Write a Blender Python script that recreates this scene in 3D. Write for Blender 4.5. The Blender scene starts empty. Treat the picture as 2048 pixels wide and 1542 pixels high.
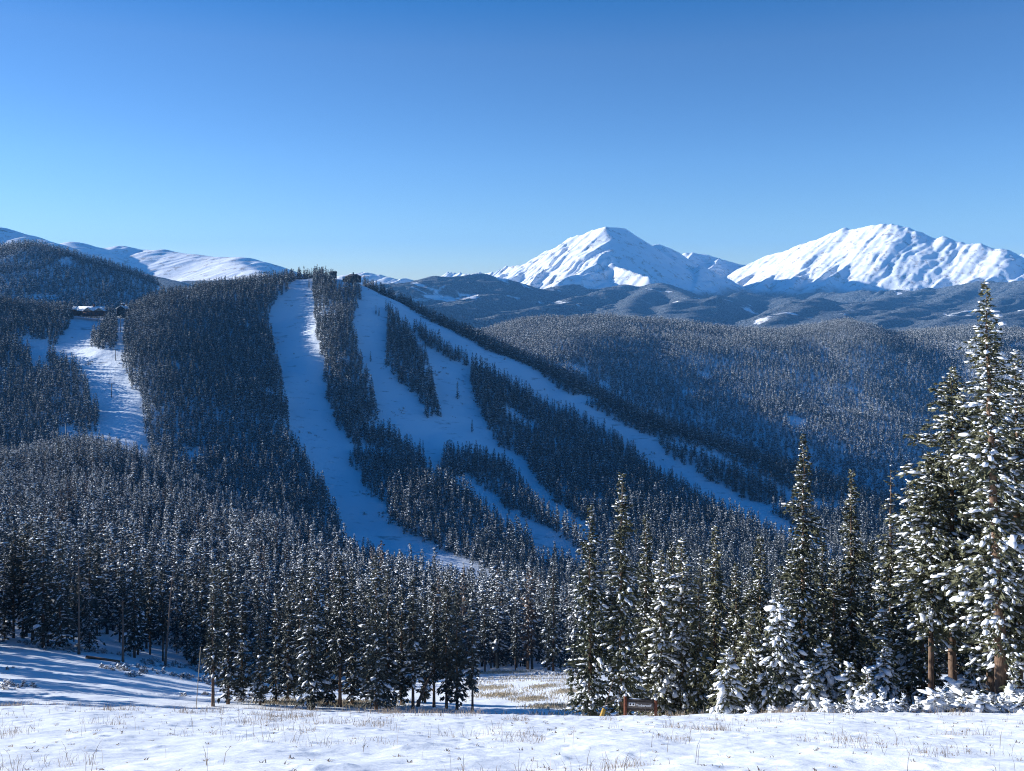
import bpy, math, random
import numpy as np
from mathutils import Vector
R = math.radians
SC = bpy.context.scene
COL = SC.collection

# ------------------------------------------------------------------ camera, sky, sun, exposure
F = 1773.0            # focal length in pixels of the 2048 px wide photograph
HOR = 560.0           # row of the eye-level horizon
cam_d = bpy.data.cameras.new('camera')
cam = bpy.data.objects.new('camera', cam_d); COL.objects.link(cam)
cam_d.sensor_width = 36.0
cam_d.lens = 36.0 * F / 2048.0
cam_d.shift_y = -(771.0 - HOR) / 2048.0
cam.location = (0, 0, 0)
cam.rotation_euler = (R(90), 0, 0)
cam_d.clip_start = 0.1; cam_d.clip_end = 60000
SC.camera = cam

SUN_AZ, SUN_EL = R(-73), R(13.5)     # azimuth from the view direction (+y), negative is left
sund = Vector((math.sin(SUN_AZ)*math.cos(SUN_EL), math.cos(SUN_AZ)*math.cos(SUN_EL), math.sin(SUN_EL)))
sd = bpy.data.lights.new('sun', 'SUN'); sd.energy = 5.0; sd.angle = R(0.5); sd.color = (1.0, 0.985, 0.96)
so = bpy.data.objects.new('sun', sd); COL.objects.link(so)
so.rotation_euler = sund.to_track_quat('Z', 'Y').to_euler()

W = bpy.data.worlds.new('World'); SC.world = W; W.use_nodes = True
nt = W.node_tree; nt.nodes.clear()
sky = nt.nodes.new('ShaderNodeTexSky'); sky.sky_type = 'NISHITA'; sky.sun_disc = False
sky.sun_elevation = SUN_EL; sky.sun_rotation = SUN_AZ
sky.altitude = 3500; sky.air_density = 1.0; sky.dust_density = 0.2; sky.ozone_density = 2.6
hs = nt.nodes.new('ShaderNodeHueSaturation'); hs.inputs['Saturation'].default_value = 1.2; hs.inputs['Hue'].default_value = 0.507
bg = nt.nodes.new('ShaderNodeBackground'); bg.inputs['Strength'].default_value = 0.078
wo = nt.nodes.new('ShaderNodeOutputWorld')
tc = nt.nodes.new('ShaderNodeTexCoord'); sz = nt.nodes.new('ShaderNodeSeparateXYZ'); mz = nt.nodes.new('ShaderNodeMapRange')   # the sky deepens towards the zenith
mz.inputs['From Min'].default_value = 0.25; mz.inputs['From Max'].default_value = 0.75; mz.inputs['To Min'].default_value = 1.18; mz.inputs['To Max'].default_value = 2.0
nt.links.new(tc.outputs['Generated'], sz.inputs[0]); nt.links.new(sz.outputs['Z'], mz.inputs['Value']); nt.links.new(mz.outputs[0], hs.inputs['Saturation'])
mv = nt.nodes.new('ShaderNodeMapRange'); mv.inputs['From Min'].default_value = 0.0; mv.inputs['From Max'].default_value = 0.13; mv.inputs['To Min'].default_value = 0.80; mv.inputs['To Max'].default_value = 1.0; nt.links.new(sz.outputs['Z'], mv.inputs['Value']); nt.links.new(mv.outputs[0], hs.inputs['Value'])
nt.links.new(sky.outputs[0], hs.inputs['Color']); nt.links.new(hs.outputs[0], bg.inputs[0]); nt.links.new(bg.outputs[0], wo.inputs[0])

SC.view_settings.view_transform = 'Standard'; SC.view_settings.look = 'None'
SC.view_settings.exposure = 1.17; SC.view_settings.gamma = 1
SC.cycles.use_denoising = True; SC.cycles.denoising_prefilter = 'NONE'; SC.cycles.denoising_input_passes = 'RGB_ALBEDO_NORMAL'; SC.cycles.max_bounces = 5; SC.cycles.diffuse_bounces = 3; SC.cycles.volume_bounces = 0
SC.cycles.pixel_filter_type = 'BLACKMAN_HARRIS'; SC.cycles.filter_width = 1.1; SC.cycles.transparent_max_bounces = 4; SC.cycles.glossy_bounces = 1

rng = np.random.default_rng(7)
random.seed(7)

# ------------------------------------------------------------------ noise
def _hash(ix, iy, s):
    h = (ix.astype(np.int64)*374761393 + iy.astype(np.int64)*668265263 + s*974634777) & 0xffffffff
    h = ((h ^ (h >> 13))*1274126177) & 0xffffffff
    return ((h ^ (h >> 16)) & 0xffffff)/float(0xffffff)
def vnoise(x, y, s=0):
    x = np.asarray(x, float); y = np.asarray(y, float)
    ix = np.floor(x); iy = np.floor(y); fx = x-ix; fy = y-iy
    fx = fx*fx*fx*(fx*(fx*6-15)+10); fy = fy*fy*fy*(fy*(fy*6-15)+10)
    a = _hash(ix, iy, s); b = _hash(ix+1, iy, s); c = _hash(ix, iy+1, s); d = _hash(ix+1, iy+1, s)
    return (a+(b-a)*fx)*(1-fy) + (c+(d-c)*fx)*fy - 0.5
def fbm(x, y, s=0, o=5, g=0.5, l=2.03):
    t = 0; a = 1.0
    for i in range(o):
        t = t + a*vnoise(x, y, s+i*17); x = x*l+13.7; y = y*l+7.1; a *= g
    return t
def ridged(x, y, s=0, o=4):
    t = 0; a = 1.0
    for i in range(o):
        t = t + a*(1-np.abs(4*vnoise(x, y, s+i*17))); x = x*2.1+3.3; y = y*2.1+1.7; a *= 0.5
    return t

# ------------------------------------------------------------------ helpers
def mesh_obj(name, verts, faces, mats, parent=None, smooth=False, midx=None, link=True):
    """faces: (n,k) int array or list of such arrays (uniform k each)"""
    me = bpy.data.meshes.new(name)
    verts = np.ascontiguousarray(verts, dtype=np.float32)
    if not isinstance(faces, list): faces = [faces]
    faces = [np.asarray(f, dtype=np.int32) for f in faces if len(f)]
    loops = np.concatenate([f.ravel() for f in faces])
    cnt = np.concatenate([np.full(len(f), f.shape[1], np.int32) for f in faces])
    start = np.concatenate([[0], np.cumsum(cnt)[:-1]]).astype(np.int32)
    me.vertices.add(len(verts)); me.vertices.foreach_set('co', verts.ravel())
    me.loops.add(len(loops)); me.loops.foreach_set('vertex_index', loops)
    me.polygons.add(len(cnt)); me.polygons.foreach_set('loop_start', start); me.polygons.foreach_set('loop_total', cnt)
    if midx is not None: me.polygons.foreach_set('material_index', np.asarray(midx, dtype=np.int32))
    if smooth is not False:
        sm = np.ones(len(cnt), bool) if smooth is True else np.asarray(smooth, bool)
        me.polygons.foreach_set('use_smooth', sm)
    for m in (mats if isinstance(mats, (list, tuple)) else [mats]): me.materials.append(m)
    me.update(); me.validate()
    o = bpy.data.objects.new(name, me)
    if link: COL.objects.link(o)
    if parent: o.parent = parent
    return o
def tag(o, label=None, cat=None, group=None, kind=None):
    if label: o['label'] = label
    if cat: o['category'] = cat
    if group: o['group'] = group
    if kind: o['kind'] = kind
    return o
def at(u, v, d): return np.array([d*(u-1024)/F, d, d*(HOR-v)/F])

def mat(name, rough=0.8, spec=0.2):
    m = bpy.data.materials.new(name); m.use_nodes = True
    b = m.node_tree.nodes['Principled BSDF']
    b.inputs['Roughness'].default_value = rough; b.inputs['Specular IOR Level'].default_value = spec
    return m, m.node_tree, b
def N(t, typ, **kw):
    n = t.nodes.new(typ)
    for k, v in kw.items():
        if k in n.inputs: n.inputs[k].default_value = v
        else: setattr(n, k, v)
    return n
def ramp(t, a, b, ca, cb, fac):
    r = t.nodes.new('ShaderNodeValToRGB'); e = r.color_ramp.elements
    e[0].position = a; e[0].color = (*ca, 1); e[1].position = b; e[1].color = (*cb, 1)
    t.links.new(fac, r.inputs[0]); return r

# ------------------------------------------------------------------ materials
SNOW = (0.80, 0.85, 0.90)
def snow_mat(name, scale, bump, dist):
    m, t, b = mat(name, 0.75, 0.15)
    co = N(t, 'ShaderNodeTexCoord'); n = N(t, 'ShaderNodeTexNoise', Scale=scale, Detail=6.0, Roughness=0.6)
    t.links.new(co.outputs['Object'], n.inputs['Vector'])
    r = ramp(t, 0.3, 0.75, (0.72, 0.75, 0.79), (0.81, 0.83, 0.86), n.outputs['Fac']); t.links.new(r.outputs[0], b.inputs['Base Color'])
    bp = N(t, 'ShaderNodeBump', Strength=bump, Distance=dist); t.links.new(n.outputs['Fac'], bp.inputs['Height']); t.links.new(bp.outputs[0], b.inputs['Normal'])
    return m
M_SNOW = snow_mat('meadow_snow', 3.0, 0.5, 0.05)
M_TSNOW = snow_mat('branch_snow', 6.0, 0.4, 0.04)

def needle_mat(name, c0, c1, scale=1.5):
    m, t, b = mat(name, 0.7, 0.2)
    co = N(t, 'ShaderNodeTexCoord'); n = N(t, 'ShaderNodeTexNoise', Scale=scale, Detail=3.0)
    oi = N(t, 'ShaderNodeObjectInfo'); ad = N(t, 'ShaderNodeMath', operation='MULTIPLY_ADD'); ad.inputs[1].default_value = 0.35; 
    t.links.new(co.outputs['Object'], n.inputs['Vector'])
    t.links.new(oi.outputs['Random'], ad.inputs[0]); t.links.new(n.outputs['Fac'], ad.inputs[2])
    r = ramp(t, 0.4, 1.0, c0, c1, ad.outputs[0]); t.links.new(r.outputs[0], b.inputs['Base Color'])
    return m
M_NEED = needle_mat('spruce_needles', (0.045, 0.055, 0.036), (0.150, 0.145, 0.080))
M_NEEDM = needle_mat('clump_needles', (0.036, 0.046, 0.042), (0.105, 0.110, 0.088))
M_NEEDF = needle_mat('forest_needles', (0.040, 0.052, 0.058), (0.095, 0.110, 0.112), 0.6)
m, t, b = mat('bark', 0.9, 0.1); M_BARK = m
co = N(t, 'ShaderNodeTexCoord'); mp = N(t, 'ShaderNodeMapping'); mp.inputs['Scale'].default_value = (6, 6, 1.2)
n = N(t, 'ShaderNodeTexNoise', Scale=3.0, Detail=8.0, Roughness=0.7)
t.links.new(co.outputs['Object'], mp.inputs[0]); t.links.new(mp.outputs[0], n.inputs['Vector'])
r = ramp(t, 0.35, 0.7, (0.075, 0.045, 0.032), (0.24, 0.165, 0.115), n.outputs['Fac']); t.links.new(r.outputs[0], b.inputs['Base Color'])
bp = N(t, 'ShaderNodeBump', Strength=0.8, Distance=0.03); t.links.new(n.outputs['Fac'], bp.inputs['Height']); t.links.new(bp.outputs[0], b.inputs['Normal'])
M_DEAD, t, b = mat('dead_wood', 0.9, 0.1); b.inputs['Base Color'].default_value = (0.16, 0.12, 0.095, 1)

# terrain under the forests: snow in the runs, litter-speckled snow elsewhere
def hill_mat(name, seam):
    m, t, b = mat(name, 0.85, 0.05)
    g = N(t, 'ShaderNodeNewGeometry')
    n = N(t, 'ShaderNodeTexNoise', Scale=0.12, Detail=8.0, Roughness=0.65); t.links.new(g.outputs['Position'], n.inputs['Vector'])
    mp = N(t, 'ShaderNodeMapping'); mp.inputs['Scale'].default_value = (0.03, 0.10, 0.25); t.links.new(g.outputs['Position'], mp.inputs[0])
    n2 = N(t, 'ShaderNodeTexNoise', Scale=1.0, Detail=9.0, Roughness=0.72); t.links.new(mp.outputs[0], n2.inputs['Vector'])
    r = ramp(t, 0.32, 0.43, (0.36, 0.38, 0.40), SNOW, n2.outputs['Fac'])
    t.links.new(r.outputs[0], b.inputs['Base Color'])
    bp = N(t, 'ShaderNodeBump', Strength=0.6, Distance=seam); t.links.new(n.outputs['Fac'], bp.inputs['Height']); t.links.new(bp.outputs[0], b.inputs['Normal'])
    return m
M_HILL = hill_mat('hillside_snow', 1.0)

# ------------------------------------------------------------------ foreground snow field (cartesian patch on the slope below the camera)
def crest_a(x):      # slope of the meadow, from the row of its brow
    u = 1024 + F*x/45.0
    return np.interp(u, [-200, 0, 450, 800, 1024, 1200, 1420, 1700, 2048, 2300], [0.4405, 0.4405, 0.4425, 0.447, 0.4505, 0.4525, 0.448, 0.4465, 0.448, 0.448])
def hummock(x, y):
    z = 0.26*fbm(x*0.22, y*0.20, 2, 2) + 0.09*fbm(x*0.55, y*0.42, 3, 4) + 0.035*fbm(x*1.9, y*1.6, 9, 3) + 0.010*fbm(x*7, y*6, 19, 2)
    p = fbm(x*1.35+40, y*1.0, 31, 2)            # small hollows where tussocks stand
    z = z - 0.22*np.clip(p-0.42, 0, 1)
    q = vnoise(x*2.6, y*1.9, 77)
    return 0.75*z + 0.26*np.clip(q-0.33, 0, 1)
def fg_z(x, y):
    a = crest_a(x)
    yc = 40.0
    z = -1.7 - a*np.maximum(y, -6) - 0.010*np.clip(y-yc, 0, 60)**2
    u = 1024 + F*x/np.maximum(y, 1)
    bench = 0.0095*np.clip(y-yc, 0, 60)**2*np.clip((x-14)/8, 0, 1)       # the brow stays level under the right-hand trees
    bench = np.where(y > 62, bench*np.clip((80-y)/18, 0, 1), bench)
    return z + bench
def fg_full(x, y): return fg_z(x, y) + hummock(x, y)
def grid_faces(ni, nj):
    i = np.arange(ni-1)[:, None]*nj + np.arange(nj-1)[None, :]
    i = i.ravel(); return np.stack([i, i+nj, i+nj+1, i+1], 1)
def build_fg():
    ys = np.concatenate([np.arange(-4, 13, 0.5), np.arange(13, 52, 0.11), np.arange(52, 80, 0.6)])
    xs = np.concatenate([np.arange(-60, -32, 0.8), np.arange(-32, 34, 0.11), np.arange(34, 64, 0.8)])
    X, Y = np.meshgrid(xs, ys, indexing='ij')
    Z = fg_full(X, Y)
    o = mesh_obj('ground', np.stack([X, Y, Z], -1).reshape(-1, 3), grid_faces(len(xs), len(ys)), M_SNOW, smooth=True)
    tag(o, kind='structure')
build_fg()

# ------------------------------------------------------------------ hills: lofted between ridge and valley lines  {u: (row, distance)}
LINES = [
 ('l0', {-900: (1600, 44), 3200: (1600, 44)}),
 ('l1', {-900: (1500, 52), 3200: (1500, 52)}),
 ('l2', {-900: (1420, 75), 0: (1418, 75), 400: (1424, 75), 560: (1424, 76), 830: (1425, 78), 950: (1432, 78), 1150: (1440, 75), 1250: (1452, 62), 1600: (1445, 62), 1800: (1410, 62), 2048: (1398, 60), 3200: (1395, 60)}),
 ('l3', {-900: (1330, 100), 0: (1348, 98), 400: (1385, 95), 700: (1402, 92), 830: (1400, 92), 940: (1396, 95), 1050: (1380, 100), 1160: (1375, 100), 1400: (1400, 85), 2048: (1375, 80), 3200: (1370, 80)}),
 ('l4', {-900: (1240, 125), 0: (1284, 125), 200: (1303, 125), 400: (1335, 128), 500: (1348, 130), 700: (1350, 135), 940: (1333, 145), 1050: (1328, 148), 1160: (1328, 150), 1400: (1345, 130), 2048: (1345, 110), 3200: (1340, 110)}),
 ('l5', {-900: (1130, 200), 0: (1185, 200), 400: (1240, 205), 700: (1275, 210), 940: (1300, 215), 1160: (1312, 220), 1400: (1340, 200), 2048: (1360, 180), 3200: (1360, 180)}),
 ('l6', {-900: (1000, 380), 0: (1045, 370), 200: (1060, 370), 400: (1105, 360), 700: (1195, 330), 940: (1262, 300), 1160: (1298, 290), 1400: (1345, 280), 2048: (1375, 260), 3200: (1380, 260)}),
 ('l7', {-900: (960, 680), 0: (958, 640), 130: (910, 640), 200: (915, 630), 300: (940, 600), 400: (1003, 560), 480: (1048, 530), 560: (1082, 500), 650: (1118, 470), 750: (1152, 440), 850: (1197, 410), 980: (1250, 370), 1160: (1294, 340), 1400: (1345, 320), 2048: (1380, 300), 3200: (1390, 300)}),
 ('l8', {-900: (1010, 760), 0: (1010, 720), 130: (985, 720), 300: (1010, 680), 400: (1070, 640), 560: (1130, 590), 700: (1180, 550), 850: (1225, 520), 980: (1262, 490), 1160: (1310, 460), 1400: (1350, 430), 2048: (1390, 400), 3200: (1400, 400)}),
 ('l9', {-900: (900, 880), 0: (905, 830), 150: (893, 830), 300: (930, 790), 400: (975, 760), 560: (1040, 720), 700: (1105, 690), 850: (1150, 650), 980: (1190, 620), 1160: (1225, 590), 1400: (1250, 560), 1700: (1260, 540), 2048: (1280, 520), 3200: (1300, 500)}),
 ('l10', {-900: (720, 1000), 0: (765, 980), 150: (754, 980), 300: (740, 975), 400: (768, 965), 560: (820, 940), 700: (860, 930), 850: (905, 900), 1000: (955, 880), 1160: (1005, 850), 1400: (1070, 800), 1600: (1105, 770), 1800: (1135, 740), 2048: (1170, 700), 3200: (1200, 650)}),
 ('l10b', {-900: (640, 1120), 0: (676, 1090), 130: (674, 1090), 200: (662, 1095), 300: (650, 1110), 400: (658, 1140), 470: (668, 1150), 560: (661, 1170), 600: (645, 1178), 650: (625, 1185), 700: (636, 1180), 820: (690, 1150), 900: (735, 1120), 1000: (790, 1090), 1100: (840, 1060), 1200: (890, 1020), 1300: (940, 980), 1400: (980, 940), 1500: (1010, 910), 1600: (1040, 880), 1800: (1090, 840), 2048: (1140, 790), 3200: (1180, 720)}),
 ('l11', {-900: (590, 1250), 0: (611, 1200), 150: (630, 1200), 200: (634, 1200), 260: (628, 1230), 330: (604, 1290), 450: (580, 1330), 520: (568, 1345), 570: (560, 1350), 620: (557, 1350), 690: (557, 1350), 730: (568, 1335), 820: (612, 1300), 900: (650, 1260), 1000: (702, 1215), 1100: (750, 1165), 1200: (797, 1115), 1300: (846, 1070), 1400: (890, 1030), 1500: (922, 1000), 1600: (952, 970), 1800: (1030, 920), 2048: (1110, 860), 3200: (1160, 760)}),
 ('l12', {-900: (640, 1450), 0: (640, 1430), 200: (655, 1420), 330: (640, 1480), 620: (640, 1560), 820: (720, 1560), 1000: (800, 1520), 1300: (950, 1400), 1600: (1050, 1280), 1800: (1110, 1220), 2048: (1190, 1150), 3200: (1200, 1100)}),
 ('l13', {-900: (560, 1700), 0: (585, 1650), 200: (620, 1640), 330: (625, 1650), 620: (650, 1800), 820: (700, 1850), 1000: (730, 1850), 1150: (745, 1850), 1300: (790, 1800), 1450: (800, 1800), 1600: (850, 1700), 1750: (850, 1700), 1900: (895, 1650), 2048: (890, 1600), 3200: (900, 1500)}),
 ('l14', {-900: (440, 1950), 0: (505, 1900), 60: (511, 1900), 130: (528, 1880), 200: (551, 1860), 300: (582, 1840), 350: (597, 1840), 400: (607, 1850), 500: (630, 1900), 700: (650, 2100), 900: (684, 2350), 970: (670, 2450), 1030: (652, 2480), 1100: (643, 2500), 1200: (640, 2520), 1300: (646, 2500), 1400: (658, 2450), 1540: (671, 2400), 1620: (658, 2450), 1690: (648, 2480), 1750: (660, 2450), 1790: (675, 2400), 1850: (666, 2450), 1950: (660, 2500), 2048: (672, 2500), 3200: (690, 2500)}),
 ('l15', {-900: (600, 2500), 0: (640, 2500), 500: (690, 2500), 1000: (730, 3200), 2048: (740, 3300), 3200: (740, 3300)}),
 ('l16', {-900: (700, 3400), 0: (700, 3400), 1000: (720, 4000), 3200: (720, 4000)}),
]
KN = [np.array(sorted(d.items(), key=lambda q: q[0]), dtype=object) for _, d in LINES]
UG = np.arange(-900, 3201, 10.0)
def _sm(a, n):
    k = np.hanning(2*n+3)[1:-1]; k /= k.sum()
    p = np.pad(a, n, mode='edge'); return np.convolve(p, k, 'valid')
LV, LD = [], []
for (nm, dct) in LINES:
    us = sorted(dct); vv = np.interp(UG, us, [dct[u][0] for u in us]); dd = np.interp(UG, us, [math.log(dct[u][1]) for u in us])
    w = 2 if nm in ('l11', 'l14', 'l7', 'l4', 'l2') else 6
    LV.append(_sm(vv, w)); LD.append(_sm(dd, 6))
LV = np.array(LV); LD = np.array(LD)           # K x U
H_ = LD[1:]-LD[:-1]; DL = (LV[1:]-LV[:-1])/H_
MS = np.zeros_like(LV); MS[0] = DL[0]; MS[-1] = DL[-1]
same = DL[1:]*DL[:-1] > 0
w1 = 2*H_[1:]+H_[:-1]; w2 = H_[1:]+2*H_[:-1]
MS[1:-1] = np.where(same, (w1+w2)/(w1/np.where(same, DL[:-1], 1)+w2/np.where(same, DL[1:], 1)), 0)
RUTS = [([-60, -48, -40, -33, -25], [79, 84, 89, 96, 108]), ([-58, -44, -34, -24], [80.5, 88, 92, 90]), ([-50, -40, -32, -26, -20], [99, 94, 91, 88, 84])]
def detail(x, y, d):
    k = np.clip((d-90)/300, 0, 1)
    kf = np.clip((d-1500)/200, 0, 1)*np.clip((2350-d)/200, 0, 1)
    z = kf*16*ridged(x/330+.3*vnoise(x/200, y/200, 3), y/900, 15, 3)+k*(9*fbm(x/160, y/160, 5, 3) + 2.0*fbm(x/40, y/40, 6, 3)) + 0.25*fbm(x/9, y/9, 8, 3) + 0.10*fbm(x/2.2, y/2.2, 12, 2)
    for (xs_, ys_) in RUTS:       # wheel tracks in the snow of the left clearing
        yy = np.interp(x, xs_, ys_, left=-1e3, right=-1e3)
        for o_ in (-.85, .85): z = z - .13*np.exp(-((y-yy-o_)/.28)**2)
    return z*np.clip(d/60, 0, 1)
def row_at(u, lnd):
    """ground row and segment of the hillsides for column u, log distance lnd"""
    fi = np.clip((u-UG[0])/10.0, 0, len(UG)-1.001); i = fi.astype(int); f = fi-i
    g = lambda A: A[:, i]*(1-f)+A[:, i+1]*f
    D = g(LD); V = g(LV); M = g(MS)
    k = np.clip((lnd[None] >= D).sum(0)-1, 0, len(D)-2); c = np.arange(len(u))
    h = D[k+1, c]-D[k, c]; s = np.clip((lnd-D[k, c])/h, 0, 1)
    v = (1+2*s)*(1-s)**2*V[k, c]+s*(1-s)**2*h*M[k, c]+s*s*(3-2*s)*V[k+1, c]+s*s*(s-1)*h*M[k+1, c]
    return v, k, s
def hill_z(x, y):
    x = np.atleast_1d(np.asarray(x, float)); y = np.atleast_1d(np.asarray(y, float))
    v, k, s = row_at(1024+F*x/y, np.log(y))
    return y*(HOR-v)/F + detail(x, y, y)
def hill_piece(name, k0, k1, rows, matl, cols=3.0, ext=True):
    us = np.arange(-880, 3180, cols)
    s = []
    for k in range(k0, k1):
        n = rows[k-k0] if isinstance(rows, (list, tuple)) else rows
        s += [k+i/n for i in range(n)]
    s.append(k1 - 1e-6); s = np.array(s)
    fi = np.clip((us-UG[0])/10.0, 0, len(UG)-1.001); i = fi.astype(int); f = fi-i
    D = LD[:, i]*(1-f)+LD[:, i+1]*f
    ks = s.astype(int); fr = s-ks
    lnd = D[ks]+(D[ks+1]-D[ks])*fr[:, None]           # S x U
    U2 = np.broadcast_to(us, lnd.shape)
    v, _, _ = row_at(U2.ravel(), lnd.ravel()-1e-9)
    d = np.exp(lnd.ravel()); x = d*(U2.ravel()-1024)/F
    z = d*(HOR-v)/F + detail(x, d, d)
    o = mesh_obj(name, np.stack([x, d, z], -1), grid_faces(len(s), len(us)), matl, smooth=True)
    # winding: flip so that normals point up
    o.data.flip_normals()
    return tag(o, kind='structure')
K = {nm: i for i, (nm, _) in enumerate(LINES)}
hill_piece('meadow', K['l0'], K['l5'], [10, 14, 60, 60, 40], M_SNOW, 2.0)
hill_piece('near_hill', K['l5'], K['l8'], 30, M_HILL)
hill_piece('ski_hill', K['l8'], K['l12'], [30, 60, 60, 60, 20], M_HILL)
hill_piece('far_hill', K['l12'], K['l16'], [50, 60, 20, 8], M_HILL)

# ------------------------------------------------------------------ distant mountains: union of ridges
def P(u, v, d): return (d*(u-1024)/F, d, d*(HOR-v)/F)
def ridges_height(X, Y, ridges, base, soft=18.0):
    Z = np.full(X.shape, base, float)
    for pts, sl, pw in ridges:
        best = np.full(X.shape, -1e9)
        for a, b in zip(pts[:-1], pts[1:]):
            ax, ay, az = a; bx, by, bz = b
            dx, dy = bx-ax, by-ay; L2 = dx*dx+dy*dy
            tt = np.clip(((X-ax)*dx+(Y-ay)*dy)/L2, 0, 1)
            dist = np.hypot(X-(ax+tt*dx), Y-(ay+tt*dy))
            if pw == 1: fall = sl*dist
            else: fall = sl*dist*dist/(dist+pw)          # rounded crest of half width pw
            best = np.maximum(best, az+tt*(bz-az)-fall)
        m = np.maximum(Z, best); dd = np.abs(Z-best)
        Z = m + soft*0.25*np.clip(1-dd/soft, 0, 1)**2
    return Z
def rid(sl, pw, *uvd): return ([P(*q) for q in uvd], sl, pw)
def md(u): return 11300-(u-1440)*4.1
def mrid(sl, pw, *q): return rid(sl, pw, *[(u, v, md(u)) for u, v, d in q])
def rib(u, v, L, v2, sl=.62, turn=0.0, mid=0.45, vm=None):
    """a rib of the massif running down the fall line, towards the lower left"""
    a = np.array(P(u, v, md(u))); an = math.atan2(-.66, -.75)+turn; c, s_ = math.cos(an), math.sin(an)
    pts = [tuple(a)]
    for f_, vv in ((mid, vm if vm else v+(v2-v)*(mid+.08)), (1.0, v2)):
        y_ = a[1]+s_*L*f_; pts.append((a[0]+c*L*f_, y_, y_*(HOR-vv)/F))
    return (pts, sl, 1)
PEAKS = [
 # the pyramid
 rid(.62, 1, (860, 560, 11300), (890, 550, 11200), (915, 546, 11000), (985, 545, 10600), (1060, 525, 10150), (1100, 500, 9900), (1150, 472, 9650), (1212, 453, 9400)),
 rid(.66, 1, (1212, 453, 9400), (1247, 456, 9600), (1275, 474, 9650), (1301, 490, 9750), (1318, 487, 9800), (1345, 498, 9850), (1380, 520, 9850), (1440, 550, 9700), (1500, 576, 9500)),
 rid(.80, 1, (1212, 453, 9400), (1216, 476, 9200), (1212, 503, 8950), (1222, 527, 8650), (1255, 538, 8350), (1300, 552, 8100)),
 rid(.55, 1, (1210, 505, 8900), (1195, 530, 8600), (1150, 550, 8300), (1120, 566, 8050)),
 rid(.66, 1, (1150, 472, 9650), (1112, 510, 9300), (1080, 548, 8950), (1055, 575, 8700)), rid(.70, 1, (1185, 462, 9520), (1160, 500, 9200), (1130, 530, 8950), (1100, 560, 8700)), rid(.70, 1, (1168, 466, 9600), (1140, 492, 9400), (1120, 515, 9250)),
 rid(.62, 1, (1100, 500, 9900), (1055, 535, 9450), (1010, 565, 9050)), rid(.62, 1, (1040, 532, 10250), (1005, 552, 9800), (975, 566, 9500)),
 rid(.55, 1, (1400, 530, 9550), (1395, 560, 9000), (1385, 580, 8600)),
 rid(.55, 1, (1225, 528, 8600), (1245, 560, 8300)),
 # saddle behind
 rid(.5, 1, (1340, 520, 11800), (1370, 504, 11800), (1400, 508, 11800), (1440, 518, 11700), (1480, 527, 11500), (1540, 535, 11500)),
 rid(.5, 1, (1385, 505, 11800), (1365, 535, 11000)),
 rid(.5, 1, (1440, 518, 11700), (1415, 545, 10800)),
 # the long right massif
 mrid(.55, 60, (1440, 560, 9900), (1490, 535, 10100), (1540, 510, 10250), (1600, 490, 10350), (1650, 473, 10400), (1688, 457, 10400), (1705, 460, 10400), (1725, 455, 10450), (1745, 450, 10500), (1783, 448, 10500), (1815, 457, 10500), (1840, 468, 10500), (1868, 479, 10450), (1885, 476, 10450), (1905, 483, 10450), (1935, 485, 10400), (1960, 488, 10350), (1990, 494, 10300), (2020, 510, 10200), (2060, 520, 10100), (2200, 560, 10000)),
 rib(1560, 506, 900, 560), rib(1625, 482, 1250, 563, .6, .1), rib(1690, 458, 1300, 560, .62, .05), rib(1720, 457, 1350, 566, .66, -.05), rib(1748, 450, 1450, 566, .66, .04),
 rib(1785, 448, 1500, 568, .68, -.03), rib(1842, 469, 1300, 572, .68, 0), rib(1888, 477, 1150, 572, .68, -.04),
 rib(1915, 484, 1050, 570, .66, .05), rib(1950, 487, 1050, 575, .62, 0), rib(1988, 494, 1000, 572, .6, .08), rib(2030, 513, 900, 572, .55, 0), rib(2070, 522, 800, 570, .5, 0), rib(2120, 535, 800, 575, .5, 0),
 rid(.5, 40, (2030, 515, 13200), (2055, 505, 13200), (2150, 500, 13200), (2300, 480, 13200)),
 # left range
 rid(.42, 60, (-600, 430, 6400), (-200, 440, 6400), (0, 455, 6400), (50, 470, 6300), (105, 486, 6200), (125, 505, 6100), (160, 525, 5900)),
 rid(.40, 130, (100, 495, 7800), (150, 485, 7700), (175, 491, 7700), (210, 497, 7800), (240, 491, 7900), (285, 500, 7900), (325, 500, 7800), (360, 506, 7700), (400, 510, 7600), (440, 515, 7500), (480, 514, 7400), (520, 524, 7300), (560, 540, 7200), (600, 560, 7000), (640, 580, 6900)),
 rid(.40, 130, (150, 485, 7700), (165, 515, 7200), (200, 545, 6700)),
 rid(.36, 130, (440, 515, 7500), (500, 532, 7000), (540, 556, 6500)),
 rid(.4, 60, (620, 560, 7600), (690, 550, 7600), (735, 546, 7600), (760, 551, 7500), (800, 562, 7300), (840, 566, 7000)),
]
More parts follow.
